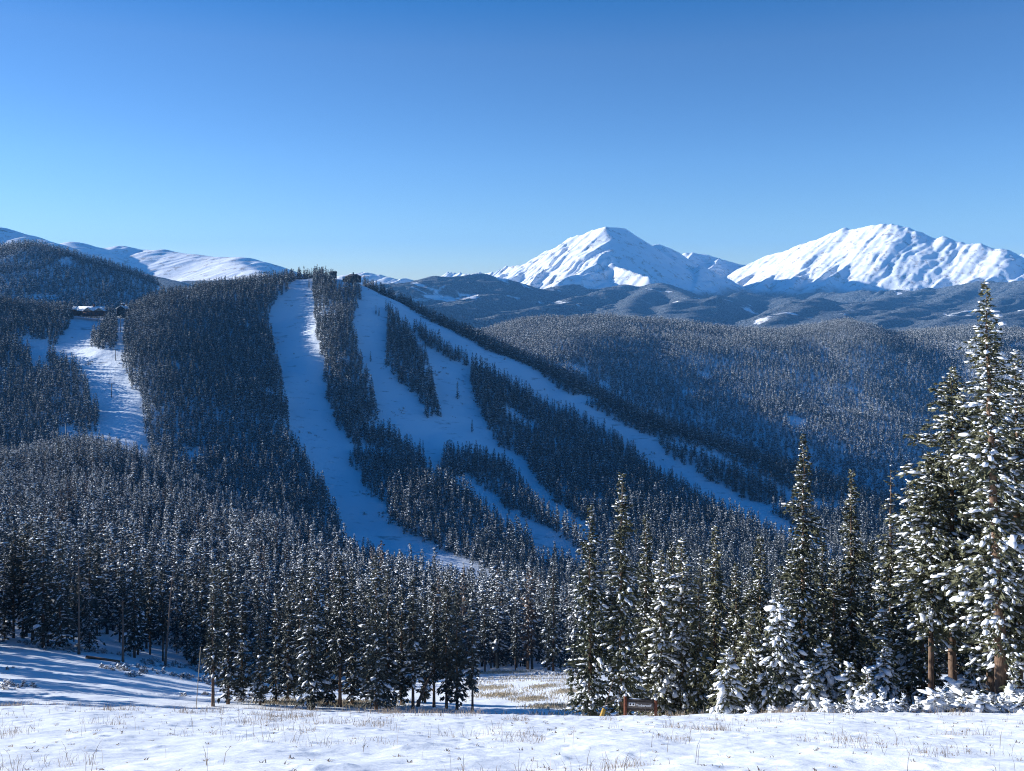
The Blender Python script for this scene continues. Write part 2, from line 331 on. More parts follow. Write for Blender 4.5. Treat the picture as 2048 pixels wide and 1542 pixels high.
FHILLS = [
 rid(.40, 120, (200, 560, 5600), (280, 548, 5600), (330, 560, 5400), (420, 585, 5000), (480, 605, 4700)),
 rid(.35, 150, (380, 560, 5900), (480, 560, 5800), (560, 575, 5600), (640, 590, 5200)),
 rid(.35, 150, (700, 585, 5800), (800, 568, 6200), (870, 560, 6500), (960, 556, 7000), (990, 560, 7300), (1030, 583, 7600)),
 rid(.38, 120, (960, 556, 7000), (1000, 580, 6500), (960, 600, 6000), (900, 612, 5600), (850, 618, 5200)),
 rid(.38, 120, (1130, 569, 7900), (1090, 582, 7400), (1030, 595, 6800), (980, 600, 6300), (940, 618, 5700), (900, 632, 5300)),
 rid(.40, 100, (1250, 569, 7900), (1230, 579, 7400), (1170, 597, 6700), (1110, 610, 6000), (1050, 628, 5500), (1000, 640, 5100)),
 rid(.42, 90, (1320, 567, 7900), (1300, 579, 7300), (1265, 597, 6600), (1255, 615, 5900), (1270, 640, 5300)),
 rid(.42, 90, (1320, 567, 7900), (1350, 582, 7300), (1380, 597, 6700), (1340, 610, 6100), (1330, 640, 5500)),
 rid(.42, 100, (1500, 585, 8200), (1450, 595, 7300), (1420, 600, 6600), (1390, 620, 6000), (1360, 645, 5300)),
 rid(.40, 100, (1560, 595, 8000), (1600, 597, 7000), (1640, 599, 6500), (1600, 605, 6000), (1560, 625, 5600), (1530, 655, 5100)),
 rid(.38, 120, (1620, 585, 8600), (1700, 583, 8200), (1770, 579, 8000), (1850, 579, 7900), (1930, 569, 7800), (1985, 560, 7600), (2060, 560, 7400), (2200, 565, 7200)),
 rid(.36, 120, (1850, 579, 7900), (1780, 597, 7000), (1720, 605, 6400), (1680, 625, 5800), (1640, 645, 5200)),
 rid(.36, 120, (1950, 572, 7800), (1900, 597, 6800), (1840, 608, 6200), (1780, 625, 5700), (1760, 645, 5200)),
 rid(.36, 130, (2060, 570, 7400), (2020, 595, 6400), (1960, 615, 5800), (1900, 632, 5300), (1860, 650, 4900)),
 rid(.36, 130, (2300, 590, 6600), (2150, 605, 5900), (2048, 625, 5300), (1980, 640, 4900)),
 rid(.4, 150, (-700, 520, 4000), (-300, 540, 3800), (0, 560, 3500), (100, 580, 3300)),
]
def mountains(name, x0, x1, y0, y1, step, ridges, base, rough, matl, soft):
    xs = np.arange(x0, x1, step); ys = np.arange(y0, y1, step)
    X, Y = np.meshgrid(xs, ys, indexing='ij')
    wx = 26*fbm(X/420, Y/420, 41, 4)*rough; wy = 26*fbm(X/420, Y/420, 51, 4)*rough
    Z = ridges_height(X+wx, Y+wy, ridges, base, soft)
    edge = np.clip((Z-base)/200, 0, 1)
    # gullies run down the fall line: cross-slope ridged noise
    wob = 60*fbm(X/260, Y/260, 81, 3)
    gx = X*0.66-Y*0.75+wob; gy = X*0.75+Y*0.66
    uu = 1024+F*X/Y
    quiet = 1-0.75*np.clip((uu-1218)/15, 0, 1)*np.clip((1440-uu)/40, 0, 1)
    quiet = np.where(uu < 700, 0.15, quiet)
    quiet = quiet*(1-0.9*np.exp(-((X-1010)**2+(Y-9400)**2)/330.0**2))
    Z = Z + rough*edge*quiet*(np.where(uu > 1440, 12, 20)*ridged(gx/210, gy/1300, 61, 2) + np.where(uu > 1440, 8, 18)*ridged(gx/75, gy/520, 65, 3) - 12 + 14*fbm(X/300, Y/300, 71, 6) + 5*fbm(X/60, Y/60, 75, 3))
    o = mesh_obj(name, np.stack([X, Y, Z], -1).reshape(-1, 3), grid_faces(len(xs), len(ys)), matl, smooth=True)
    return o, X, Y, Z
# snow above the tree line, rock where it is steep and wind-scoured, forest below
def mtn_mat(name, tree_z, tree_w):
    m, t, b = mat(name, 0.9, 0.05)
    g = N(t, 'ShaderNodeNewGeometry'); sp = N(t, 'ShaderNodeSeparateXYZ'); t.links.new(g.outputs['Position'], sp.inputs[0])
    n = N(t, 'ShaderNodeTexNoise', Scale=0.003, Detail=9.0, Roughness=0.62); t.links.new(g.outputs['Position'], n.inputs['Vector'])
    nf = N(t, 'ShaderNodeTexNoise', Scale=0.075, Detail=5.0, Roughness=0.9); t.links.new(g.outputs['Position'], nf.inputs['Vector'])
    # tree mask = elevation + noise below the line
    a = N(t, 'ShaderNodeMath', operation='MULTIPLY_ADD'); t.links.new(n.outputs['Fac'], a.inputs[0]); a.inputs[1].default_value = -260.0; t.links.new(sp.outputs['Z'], a.inputs[2])
    mr = N(t, 'ShaderNodeMapRange'); t.links.new(a.outputs[0], mr.inputs['Value'])
    mr.inputs['From Min'].default_value = tree_z-130-tree_w; mr.inputs['From Max'].default_value = tree_z-130+tree_w; mr.inputs['To Min'].default_value = 1; mr.inputs['To Max'].default_value = 0
    # clearings / meadows
    n3 = N(t, 'ShaderNodeTexNoise', Scale=0.0022, Detail=5.0, Roughness=0.6); n3.inputs['Distortion'].default_value = 0.6; t.links.new(g.outputs['Position'], n3.inputs['Vector'])
    cl = N(t, 'ShaderNodeMapRange'); cl.inputs['From Min'].default_value = 0.60; cl.inputs['From Max'].default_value = 0.64; cl.inputs['To Min'].default_value = 1; cl.inputs['To Max'].default_value = 0; t.links.new(n3.outputs['Fac'], cl.inputs['Value'])
    mu = N(t, 'ShaderNodeMath', operation='MULTIPLY'); t.links.new(mr.outputs[0], mu.inputs[0]); t.links.new(cl.outputs[0], mu.inputs[1])
    forest = ramp(t, 0.42, 0.62, (0.022, 0.032, 0.040), (0.34, 0.38, 0.42), nf.outputs['Fac'])
    # rock
    mp = N(t, 'ShaderNodeMapping'); mp.inputs['Scale'].default_value = (0.012, 0.012, 0.004); mp.inputs['Rotation'].default_value = (0, 0.5, 0.5); t.links.new(g.outputs['Position'], mp.inputs[0])
    nr = N(t, 'ShaderNodeTexNoise', Scale=1.0, Detail=8.0, Roughness=0.75); t.links.new(mp.outputs[0], nr.inputs['Vector'])
    rock = ramp(t, 0.53, 0.63, (0.88, 0.90, 0.92), (0.38, 0.33, 0.29), nr.outputs['Fac'])
    mx = N(t, 'ShaderNodeMixRGB'); t.links.new(mu.outputs[0], mx.inputs['Fac']); t.links.new(rock.outputs[0], mx.inputs['Color1']); t.links.new(forest.outputs[0], mx.inputs['Color2'])
    t.links.new(mx.outputs[0], b.inputs['Base Color'])
    bm = N(t, 'ShaderNodeMath', operation='MULTIPLY'); t.links.new(nf.outputs['Fac'], bm.inputs[0]); t.links.new(mu.outputs[0], bm.inputs[1])
    bp = N(t, 'ShaderNodeBump', Strength=1.0, Distance=16.0); t.links.new(bm.outputs[0], bp.inputs['Height'])
    b2 = N(t, 'ShaderNodeBump', Strength=0.35, Distance=8.0); t.links.new(nr.outputs['Fac'], b2.inputs['Height']); t.links.new(bp.outputs[0], b2.inputs['Normal'])
    t.links.new(b2.outputs[0], b.inputs['Normal'])
    return m
M_MTN = mtn_mat('mountain_surface', -115, 45)
M_FHILL = mtn_mat('forested_slopes', 60, 40)
o, *_ = mountains('mountains', -6500, 9500, 5600, 13800, 15, PEAKS, -620, 1.0, M_MTN, 12); tag(o, kind='structure')
o, *_ = mountains('distant_hills', -5000, 6500, 3000, 8700, 18, FHILLS, -900, 0.85, M_FHILL, 40); tag(o, kind='structure')
# valley floor out to the horizon
hz = np.array([[-17000, 3300, -700], [17000, 3300, -700], [17000, 17000, -700], [-17000, 17000, -700]], float)
tag(mesh_obj('terrain', hz, np.array([[0, 1, 2, 3]]), M_FHILL), kind='structure')

# ------------------------------------------------------------------ air
def box_mesh(name, lo, hi, matl, parent=None):
    x0, y0, z0 = lo; x1, y1, z1 = hi
    v = np.array([[x0,y0,z0],[x1,y0,z0],[x1,y1,z0],[x0,y1,z0],[x0,y0,z1],[x1,y0,z1],[x1,y1,z1],[x0,y1,z1]], float)
    f = np.array([[0,3,2,1],[4,5,6,7],[0,1,5,4],[1,2,6,5],[2,3,7,6],[3,0,4,7]])
    return mesh_obj(name, v, f, matl, parent)
M_HAZE = bpy.data.materials.new('air'); M_HAZE.use_nodes = True; t = M_HAZE.node_tree; t.nodes.clear()
pv = t.nodes.new('ShaderNodeVolumePrincipled'); pv.inputs['Color'].default_value = (0.16, 0.48, 1.0, 1); pv.inputs['Density'].default_value = 3.5e-5; pv.inputs['Anisotropy'].default_value = 0.0
mo = t.nodes.new('ShaderNodeOutputMaterial'); t.links.new(pv.outputs[0], mo.inputs['Volume'])
tag(box_mesh('haze', (-18000, -300, -950), (18000, 18000, 800), M_HAZE), kind='stuff')

# ------------------------------------------------------------------ conifers
_g = (1+5**.5)/2
ICO_V = np.array([[-1,_g,0],[1,_g,0],[-1,-_g,0],[1,-_g,0],[0,-1,_g],[0,1,_g],[0,-1,-_g],[0,1,-_g],[_g,0,-1],[_g,0,1],[-_g,0,-1],[-_g,0,1]], float)
ICO_V /= np.linalg.norm(ICO_V[0])
ICO_F = np.array([[0,11,5],[0,5,1],[0,1,7],[0,7,10],[0,10,11],[1,5,9],[5,11,4],[11,10,2],[10,7,6],[7,1,8],[3,9,4],[3,4,2],[3,2,6],[3,6,8],[3,8,9],[4,9,5],[2,4,11],[6,2,10],[8,6,7],[9,8,1]])
OCT_V = np.array([[1,0,0],[-1,0,0],[0,1,0],[0,-1,0],[0,0,1],[0,0,-1]], float)
OCT_F = np.array([[0,2,4],[2,1,4],[1,3,4],[3,0,4],[2,0,5],[1,2,5],[3,1,5],[0,3,5]])

def conifer_geo(rs, H, Rm, bare=0.05, nb=150, tuft=0.45, blades=5, snow=0.6, blob='ico', ssize=1.0, prof='spire', lump=0.35, lean=(0, 0), up=0.25, drp=0.35, topbare=0.0, padh=0.15):
    """crown of tufts along drooping branches, snow pads lying on them"""
    P_, D_, S_ = [], [], []
    ga = 2.39996
    ph = rs.random(6)*6.28
    for k in range(nb):
        t_ = (k+rs.random())/nb
        t_ = t_**0.92
        h = bare+(1-bare)*t_
        if h > 1-topbare and rs.random() < 0.8: continue
        az = k*ga+rs.normal()*0.5
        if prof == 'spire': r = (1-t_)**0.80*min(1, 0.55+t_*3.0)
        elif prof == 'column': r = min(1, (1-t_)*2.6)**0.8*min(1, 0.6+t_*2.5)
        elif prof == 'pine': r = (1-t_)**0.5*min(1, 0.35+t_*2.2)
        else: r = (1-t_)**0.95
        r = r*0.90+0.10*min(1, (1-t_)*8)
        lob = 1+lump*(0.5*math.sin(h*23+ph[0]+2*math.sin(az+ph[1]))+0.5*math.sin(h*51+ph[2]+az*1.0)+0.4*rs.normal())
        L = max(0.12, Rm*r*max(0.25, lob))
        el = up*(t_*1.6-0.5)+rs.normal()*0.12
        n = max(1, int(round(L/tuft*1.25)))
        ss = (np.arange(n)+rs.random(n)*0.7+0.3)/n*L
        if n > 3: ss = ss[int(n*0.15):]
        dh = np.array([math.cos(az), math.sin(az)])
        x = lean[0]*h+dh[0]*ss*math.cos(el); y = lean[1]*h+dh[1]*ss*math.cos(el)
        z = H*h+math.sin(el)*ss-drp*ss*ss/max(L, .6)*0.6
        side = rs.normal(size=len(ss))*0.22*ss
        x = x-dh[1]*side; y = y+dh[0]*side
        P_.append(np.stack([x, y, np.maximum(z, 0.15)], 1))
        slope = math.sin(el)-drp*1.2*ss/max(L, .6)
        D_.append(np.stack([np.full(len(ss), dh[0]), np.full(len(ss), dh[1]), slope], 1))
        S_.append(np.full(len(ss), tuft)*(0.65+0.6*rs.random(len(ss)))*(0.7+0.5*min(1, L/Rm)))
    P_ = np.concatenate(P_); D_ = np.concatenate(D_); S_ = np.concatenate(S_)
    D_ /= np.linalg.norm(D_, axis=1)[:, None]
    n = len(P_)
    # needle sprays
    a0 = rs.random((n, blades))*2.4-1.2
    Sx = np.stack([-D_[:, 1], D_[:, 0], np.zeros(n)], 1); Sx /= np.maximum(np.linalg.norm(Sx, axis=1), 1e-6)[:, None]
    dirs = D_[:, None]*np.cos(a0)[..., None]+Sx[:, None]*np.sin(a0)[..., None]
    dirs[..., 2] += rs.normal(size=(n, blades))*0.30-0.22
    dirs /= np.linalg.norm(dirs, axis=2)[..., None]
    wv = np.cross(dirs, rs.normal(size=(n, blades, 3))+np.array([0, 0, 0.9])); wv /= np.linalg.norm(wv, axis=2)[..., None]
    ln = (S_[:, None]*(0.8+0.7*rs.random((n, blades))))[..., None]; w = ln*(0.17 if blades > 3 else 0.26)
    c = P_[:, None]-dirs*ln*0.25+rs.normal(size=(n, blades, 3))*S_[:, None, None]*0.12
    q = np.stack([c, c+dirs*ln*0.5+wv*w, c+dirs*ln, c+dirs*ln*0.45-wv*w], 2).reshape(-1, 3)
    qf = np.arange(len(q)).reshape(-1, 4)
    # snow pads
    hz_ = rs.random(n)
    clus = 0.5+0.5*np.sin(P_[:, 2]*2.1+ph[3]+3*np.sin(np.arctan2(P_[:, 1], P_[:, 0])*2+ph[4]))
    keep = np.where(hz_ < snow*(0.55+0.75*clus))[0]
    BV, BF = (ICO_V, ICO_F) if blob == 'ico' else (OCT_V, OCT_F)
    if len(keep):
        kp, kd, ks, kx = P_[keep], D_[keep], S_[keep], Sx[keep]
        sz = ks*ssize*(0.42+0.95*rs.random(len(keep))**2.2)
        kd = kd.copy(); kd[:, 2] *= 0.8; kd /= np.linalg.norm(kd, axis=1)[:, None]
        kn = np.cross(kx, kd); kn *= np.sign(kn[:, 2])[:, None]
        bv = BV[None]*(1+0.28*rs.normal(size=(len(keep), len(BV), 1)))
        A = bv[..., 0:1]*kd[:, None]*0.75+bv[..., 1:2]*kx[:, None]*0.42+bv[..., 2:3]*kn[:, None]*padh
        V2 = (kp[:, None]+A*sz[:, None, None]+np.array([0, 0, 1])*ks[:, None, None]*0.10+kd[:, None]*sz[:, None, None]*0.15)
        # snow hangs lower at its outer edge
        V2 = V2.reshape(-1, 3)
        bf = (BF[None]+np.arange(len(keep))[:, None, None]*len(BV)).reshape(-1, 3)+len(q)
        V_ = np.concatenate([q, V2])
        return V_, [qf, bf], np.concatenate([np.zeros(len(qf)), np.ones(len(bf))]), np.concatenate([np.zeros(len(qf), bool), np.ones(len(bf), bool)])
    return q, [qf], np.zeros(len(qf)), np.zeros(len(qf), bool)

def trunk_geo(rs, H, r0, lean=(0, 0), sides=8, twigs=0, bare=0.2, top=0.97, seg=10, twl=1.0):
    V, Fq, Ft = [], [], []
    wob = rs.normal(size=(seg+1, 2))*r0*0.25
    for i in range(seg+1):
        h = i/seg; r = r0*(1-h)**0.85+0.012
        if i == 0: r *= 1.25
        for j in range(sides):
            a = 6.2832*j/sides
            V.append((lean[0]*h+wob[i, 0]*h+r*math.cos(a), lean[1]*h+wob[i, 1]*h+r*math.sin(a), H*top*h-(0.5 if i == 0 else 0)))
    for i in range(seg):
        for j in range(sides):
            Fq.append((i*sides+j, i*sides+(j+1) % sides, (i+1)*sides+(j+1) % sides, (i+1)*sides+j))
    for k in range(twigs):
        h = bare*0.3+(1-bare*0.3)*rs.random(); az = rs.random()*6.28; L = twl*(0.3+0.8*rs.random())*(1-0.7*h); el = rs.normal()*0.3-0.15
        p = np.array([lean[0]*h, lean[1]*h, H*top*h]); d = np.array([math.cos(az)*math.cos(el), math.sin(az)*math.cos(el), math.sin(el)])
        b = len(V); rr = 0.012+0.02*(1-h)
        mid = p+d*L*0.5+np.array([0, 0, -0.05*L]); end = p+d*L+np.array([0, 0, rs.normal()*0.12*L])
        sx = np.cross(d, [0, 0, 1]); sx /= np.linalg.norm(sx)+1e-9; sy = np.cross(sx, d)
        for q, rq in ((p, rr), (mid, rr*0.7), (end, rr*0.25)):
            for c in range(3):
                V.append(tuple(q+sx*rq*math.cos(c*2.094)+sy*rq*math.sin(c*2.094)))
        for s_ in range(2):
            for c in range(3): Fq.append((b+s_*3+c, b+s_*3+(c+1) % 3, b+s_*3+3+(c+1) % 3, b+s_*3+3+c))
    return np.array(V), np.array(Fq)

def tree_meshes(seed, H, Rm, r0=None, mats=(None, None), lean=(0, 0), bare=0.05, twigs=20, sides=8, barkm=None, **kw):
    rs = np.random.default_rng(seed)
    v, f, mi, sm = conifer_geo(rs, H, Rm, bare=bare, lean=lean, **kw)
    c = mesh_obj('crown', v, f, mats, smooth=sm, midx=mi, link=False)
    v, f = trunk_geo(rs, H, r0 or H*0.011, lean, sides, twigs, bare, twl=Rm*0.8)
    tk = mesh_obj('trunk', v, f, barkm or M_BARK, smooth=True, link=False)
    return c, tk
def place_tree(name, meshes, loc, rz, sc, label, group=None, cat='tree'):
    e = bpy.data.objects.new(name, None); COL.objects.link(e); e.location = loc; e.rotation_euler = (0, 0, rz); e.scale = sc if hasattr(sc, '__len__') else (sc, sc, sc)
    e.empty_display_size = 0.5
    for m_ in meshes:
        c = m_.copy(); COL.objects.link(c); c.parent = e
    return tag(e, label, cat, group)
def base_z(x, y):
    hz1 = float(hill_z(x, y)[0]) if y > 46 else -1e9
    if y < 78 and abs(x) < 60: hz1 = max(hz1, float(fg_full(np.array([x]), np.array([y]))[0]))
    return hz1

# ---- the trees around the snow field, one by one: (column of base, row of the top, distance, crown radius / height, style, label)
HERO = [
 (1180, 1012, 56.5, .135, 'fir', 'olive green fir at the left end of the stand beside the trail sign'),
 (1243, 948, 55.5, .120, 'fir', 'tallest slender fir behind the left post of the trail sign'),
 (1292, 1030, 60, .115, 'fir', 'narrow dark fir with pointed snowy top behind the trail sign'),
 (1322, 1100, 57.5, .16, 'snowy', 'short fir thick with snow pads, two bare trunks below, just right of the trail sign'),
 (1345, 1085, 61, .13, 'fir', 'dark fir hidden behind the snow-padded pair right of the trail sign'),
 (1364, 1078, 58, .19, 'snowy', 'broad fir with heavy white shoulders of snow on its upper right branches'),
 (1398, 1150, 57, .16, 'fir', 'stubby dark fir right of the broad snow-shouldered fir'),
 (1430, 1052, 62, .13, 'fir', 'pale frosted fir with a blunt club-like top, in the middle of the right stand'),
 (1472, 1128, 64, .14, 'fir', 'small pointed fir between the blunt frosted fir and the snowy spire'),
 (1520, 1070, 63, .14, 'fir', 'conical fir with an evenly snowed pointed top, left of the tall dark spire'),
 (1500, 1215, 51, .24, 'pine', 'low bushy young pine at the left foot of the big snow-laden young pine'),
 (1560, 1190, 50, .33, 'laden', 'big bushy young pine smothered in white snow, in front of the tall dark spire'),
 (1606, 868, 58, .125, 'fir', 'tall dark spire rising above the snow-laden young pine'),
 (1580, 1100, 66, .13, 'fir', 'dark fir tucked behind the left side of the tall dark spire'),
 (1645, 1075, 65, .13, 'fir', 'dark fir filling the gap right of the tall dark spire'),
 (1668, 1120, 60, .14, 'fir', 'shaggy dark fir left of the slender spire with the bare brown stem'),
 (1703, 940, 60, .105, 'fir', 'slender spire with a long bare brown stem in its middle'),
 (1742, 1085, 64, .13, 'fir', 'shorter fir right of the slender bare-stemmed spire'),
 (1782, 925, 61, .115, 'deadtop', 'fir with a dead bare snag for a top and stiff leafless twigs'),
 (1818, 962, 60, .12, 'snowy', 'snow-padded fir right beside the dead-topped fir'),
 (1846, 1010, 56, .14, 'fir', 'dark full-bodied fir just left of the two bare pine stems'),
 (1862, 905, 51.5, .12, 'tall', 'pine on the thinner and left one of the two bare orange-brown stems'),
 (1905, 735, 52, .125, 'tall', 'tall snow-clumped pine on the thicker bare orange-brown stem'),
 (1958, 835, 56, .14, 'fir', 'dense fir filling in between the bare-stemmed pine and the biggest trunk'),
 (2006, 565, 47, .13, 'big', 'biggest and tallest tree, thick grey-brown trunk and knobbly snow-clumped top'),
 (2034, 700, 49, .15, 'big', 'heavily snow-padded tree with reddish trunk right of the biggest trunk'),
 (1985, 655, 53, .11, 'big', 'snow-capped tree with thick white knobs just behind the biggest trunk'),
 (2095, 690, 47, .15, 'big', 'snowy tree cut by the right frame edge'),
 (2160, 760, 50, .14, 'tall', 'snowy tree beyond the right frame edge'),
 (1770, 1190, 57, .16, 'snowy', 'low snowy fir below the dead-topped fir'),
 (1925, 1215, 59, .18, 'fir', 'short fir seen between the thicker bare stem and the biggest trunk'),
]
YOUNG = [  # snow-laden young pines
 (1455, 1300, 50, .36, 'low snowy sapling at the left foot of the young pines'),
 (1620, 1325, 48.5, .40, 'little white sapling at the right foot of the big snow-laden young pine'),
 (1652, 1290, 50, .36, 'small sapling with a drooping white cap of snow'),
 (1700, 1330, 48, .38, 'stubby snow-plastered sapling under the slender bare-stemmed spire'),
 (1768, 1285, 49, .36, 'leafy green sapling bent under snow, left of the dark full-bodied fir'),
 (1735, 1340, 47, .42, 'snowy sapling among the white mounds below the dead-topped fir'),
 (1950, 1310, 50, .36, 'snow-capped sapling between the bare pine stems and the biggest trunk'),
 (2030, 1335, 46, .40, 'snowy sapling in front of the reddish trunk'),
]
STY = {
 'fir':   dict(nb=21, tuft=.28, blades=7, snow=.68, blob='ico', ssize=.85, lump=.60),
 'snowy': dict(nb=20, tuft=.30, blades=6, snow=.78, blob='ico', ssize=1.1, lump=.55),
 'tall':  dict(nb=20.0, tuft=.28, blades=6, snow=.66, blob='ico', ssize=.95, lump=.70, prof='column', bare=.27),
 'big':   dict(nb=20, tuft=.29, blades=6, snow=.70, blob='ico', ssize=1.05, lump=.85, padh=.22, prof='spire', bare=.13),
 'laden': dict(nb=30, tuft=.28, blades=6, snow=.88, blob='ico', ssize=1.3, padh=.22, lump=.25, prof='cone', up=.5, drp=.7, bare=.02),
 'pine':  dict(nb=28, tuft=.28, blades=7, snow=.60, blob='ico', ssize=1.1, lump=.3, prof='cone', up=.5, drp=.5, bare=.02),
 'deadtop': dict(nb=19, tuft=.28, blades=6, snow=.56, blob='ico', ssize=1.0, lump=.5, topbare=.30),
}
def hero(u, vt, d, rr, sty, label, seed, group, cat='tree', name='fir_tree', mats=(M_NEED, M_TSNOW)):
    x = d*(u-1024)/F; zb = base_z(x, d); zt = d*(HOR-vt)/F; H = zt-zb
    kw = dict(STY[sty]); rr *= {'laden': .95, 'pine': .95, 'big': .76, 'tall': .80, 'mid': .72, 'polepine': .78, 'dark': .80}.get(sty, .70); kw['nb'] = int(kw['nb']*H*(1.0 if H > 4 else 1.2))
    lean = (0, 0)
    if u == 2006: lean = (-0.95, 0)
    r0 = {'big': .33, 'tall': .26 if H > 16 else .19}.get(sty, .011*H)
    if sty == 'tall': r0 = .25 if u > 1890 else .17
    ms = tree_meshes(seed, H, rr*H, r0, mats, lean=lean, twigs=70 if sty == 'deadtop' else 26, sides=10, **kw)
    return place_tree(name, ms, (x, d, zb), 0, 1, label, group, cat), x, H
gg = 'conifers beside the snow field'
for i, h in enumerate(HERO):
    nm = 'pine_tree' if h[4] in ('tall', 'big', 'laden', 'pine') else 'fir_tree'
    hero(*h, 100+i, gg, name=nm)
for i, (u, vt, d, rr, lb) in enumerate(YOUNG):
    hero(u, vt, d, rr, 'laden', lb, 200+i, 'young snow-laden pines', cat='sapling', name='pine_sapling')

# ---- the clump in the middle, beyond the brow
CLUMP = [
 (426, 1135, 80, .085, 'polepine', 'thin pole pine on a tall bare brown stem, leftmost of the middle clump'),
 (456, 1120, 83, .115, 'fir', 'dark fir close behind the pole pine at the left end of the middle clump'),
 (484, 1172, 86, .11, 'fir', 'dark fir second from the left in the middle clump'),
 (521, 1228, 82, .125, 'fir', 'small pointed fir standing slightly apart at the left of the middle clump'),
 (552, 1190, 84, .10, 'fir', 'narrow fir on a thin bare stem right of the small pointed fir'),
 (576, 1180, 88, .12, 'fir', 'shaggy fir left of the broadest fir of the middle clump'),
 (600, 1150, 92, .11, 'fir', 'fir half hidden behind the broadest fir of the middle clump'),
 (624, 1118, 80, .155, 'fir', 'broadest greyish green fir, left of centre in the middle clump'),
 (655, 1175, 84, .12, 'fir', 'shorter fir leaning on the right side of the broadest fir'),
 (680, 1108, 82, .105, 'polepine', 'fir with a long brown stem in the centre of the middle clump'),
 (704, 1138, 85, .11, 'fir', 'narrow fir between the brown-stemmed fir and the dark bulky fir'),
 (733, 1180, 90, .12, 'fir', 'fir filling the back of the middle clump'),
 (752, 1112, 80, .14, 'fir', 'dark bulky fir with green-tinged boughs right of the middle clump centre'),
 (776, 1145, 83, .12, 'fir', 'dark fir hugging the dark bulky fir on its right'),
 (803, 1172, 86, .12, 'fir', 'fir with drooping snowy lower boughs left of the leaning dead stem'),
 (826, 1150, 82, .10, 'polepine', 'fir on a bare stem beside the leaning dead stem'),
 (868, 1168, 84, .10, 'polepine', 'thin fir on a bare stem, left one of the trio right of the gap'),
 (893, 1172, 83, .095, 'dark', 'nearly black slender fir, middle one of the trio right of the gap'),
 (914, 1182, 82, .10, 'dark', 'dark fir on a short stem, right one of the trio right of the gap'),
 (945, 1222, 81, .085, 'polepine', 'lone thin fir on a bare black stem at the right end of the middle clump'),
 (850, 1195, 88, .10, 'fir', 'pale frosted fir behind the gap of the middle clump'),
]
STY['polepine'] = dict(nb=15, tuft=.36, blades=6, snow=.55, blob='oct', ssize=.9, lump=.4, bare=.22)
STY['dark'] = dict(nb=16, tuft=.40, blades=6, snow=.28, blob='oct', ssize=.7, lump=.3, bare=.08)
STY['mid'] = dict(nb=18, tuft=.36, blades=6, snow=.58, blob='oct', ssize=.95, lump=.40)
for i, h in enumerate(CLUMP):
    if h[4] == 'fir': h = h[:4]+('mid',)+h[5:]
    hero(*h, 300+i, 'firs of the middle clump', name='fir_tree', mats=(M_NEEDM, M_TSNOW))

# ------------------------------------------------------------------ forests
def inpoly(u, v, poly):
    c = np.zeros(len(u), bool); n = len(poly)
    for i in range(n):
        x1, y1 = poly[i]; x2, y2 = poly[i-1]
        if y1 == y2: continue
        c ^= ((y1 > v) != (y2 > v)) & (u < (x2-x1)*(v-y1)/(y2-y1)+x1)
    return c
RUNS = [   # the cut ski runs (column, ground row)
 [(592, 552), (628, 553), (624, 585), (630, 620), (628, 650), (640, 690), (648, 740), (652, 790), (672, 840), (692, 880), (702, 930), (738, 985), (772, 1018), (778, 1050), (800, 1072), (850, 1092), (920, 1122), (960, 1148), (1000, 1168), (1020, 1215), (960, 1205), (860, 1170), (760, 1140), (690, 1110), (680, 1085), (668, 1025), (640, 965), (600, 905), (580, 860), (570, 800), (556, 725), (545, 665), (535, 630), (552, 595), (582, 575)],
 [(640, 548), (700, 552), (735, 560), (760, 580), (800, 602), (835, 622), (865, 640), (900, 655), (960, 692), (1020, 718), (1080, 748), (1130, 788), (1180, 813), (1240, 848), (1310, 882), (1340, 926), (1400, 960), (1480, 998), (1560, 1044), (1640, 1088), (1700, 1130), (1600, 1108), (1500, 1054), (1420, 1014), (1340, 972), (1290, 946), (1262, 908), (1230, 874), (1160, 839), (1100, 812), (1050, 787), (1000, 757), (945, 732), (942, 745), (940, 775), (965, 835), (985, 882), (1012, 908), (1000, 925), (965, 912), (930, 905), (890, 902), (884, 940), (855, 938), (838, 905), (800, 876), (760, 850), (750, 800), (738, 760), (716, 700), (704, 650), (714, 620), (722, 580), (690, 572), (650, 568)],
 [(1000, 905), (1020, 905), (1050, 925), (1078, 970), (1112, 1010), (1150, 1042), (1190, 1065), (1200, 1105), (1150, 1080), (1100, 1045), (1060, 1000), (1030, 955)],
 [(905, 945), (935, 955), (985, 992), (1015, 1022), (1060, 1048), (1110, 1070), (1165, 1112), (1175, 1155), (1120, 1128), (1060, 1095), (1010, 1060), (960, 1020), (915, 985)],
 [(1318, 880), (1430, 913), (1520, 951), (1590, 990), (1700, 1020), (1710, 1034), (1590, 1006), (1520, 968), (1430, 929), (1330, 894)],
 [(150, 622), (255, 634), (246, 680), (242, 742), (256, 775), (284, 802), (288, 860), (302, 905), (318, 968), (262, 950), (205, 915), (192, 885), (196, 830), (172, 775), (152, 735), (112, 712), (40, 702), (45, 688), (110, 690), (118, 676), (140, 650)],
 [(50, 690), (100, 690), (98, 738), (66, 735)],
 [(120, 855), (150, 850), (150, 890), (110, 895)],
 [(285, 566), (345, 580), (400, 600), (330, 600), (300, 580)],
]
ISLES = [
 [(776, 615), (800, 640), (832, 680), (862, 735), (868, 780), (882, 835), (852, 838), (846, 805), (808, 770), (786, 745), (768, 722), (774, 680)],
 [(822, 645), (850, 660), (885, 685), (930, 718), (938, 738), (900, 720), (860, 692), (826, 660)],
 [(182, 692), (186, 670), (206, 648), (214, 632), (230, 632), (234, 660), (230, 695), (200, 700)],
 [(650, 562), (660, 556), (672, 562), (668, 584), (650, 584)],
 [(680, 572), (716, 572), (720, 585), (680, 585)],
]
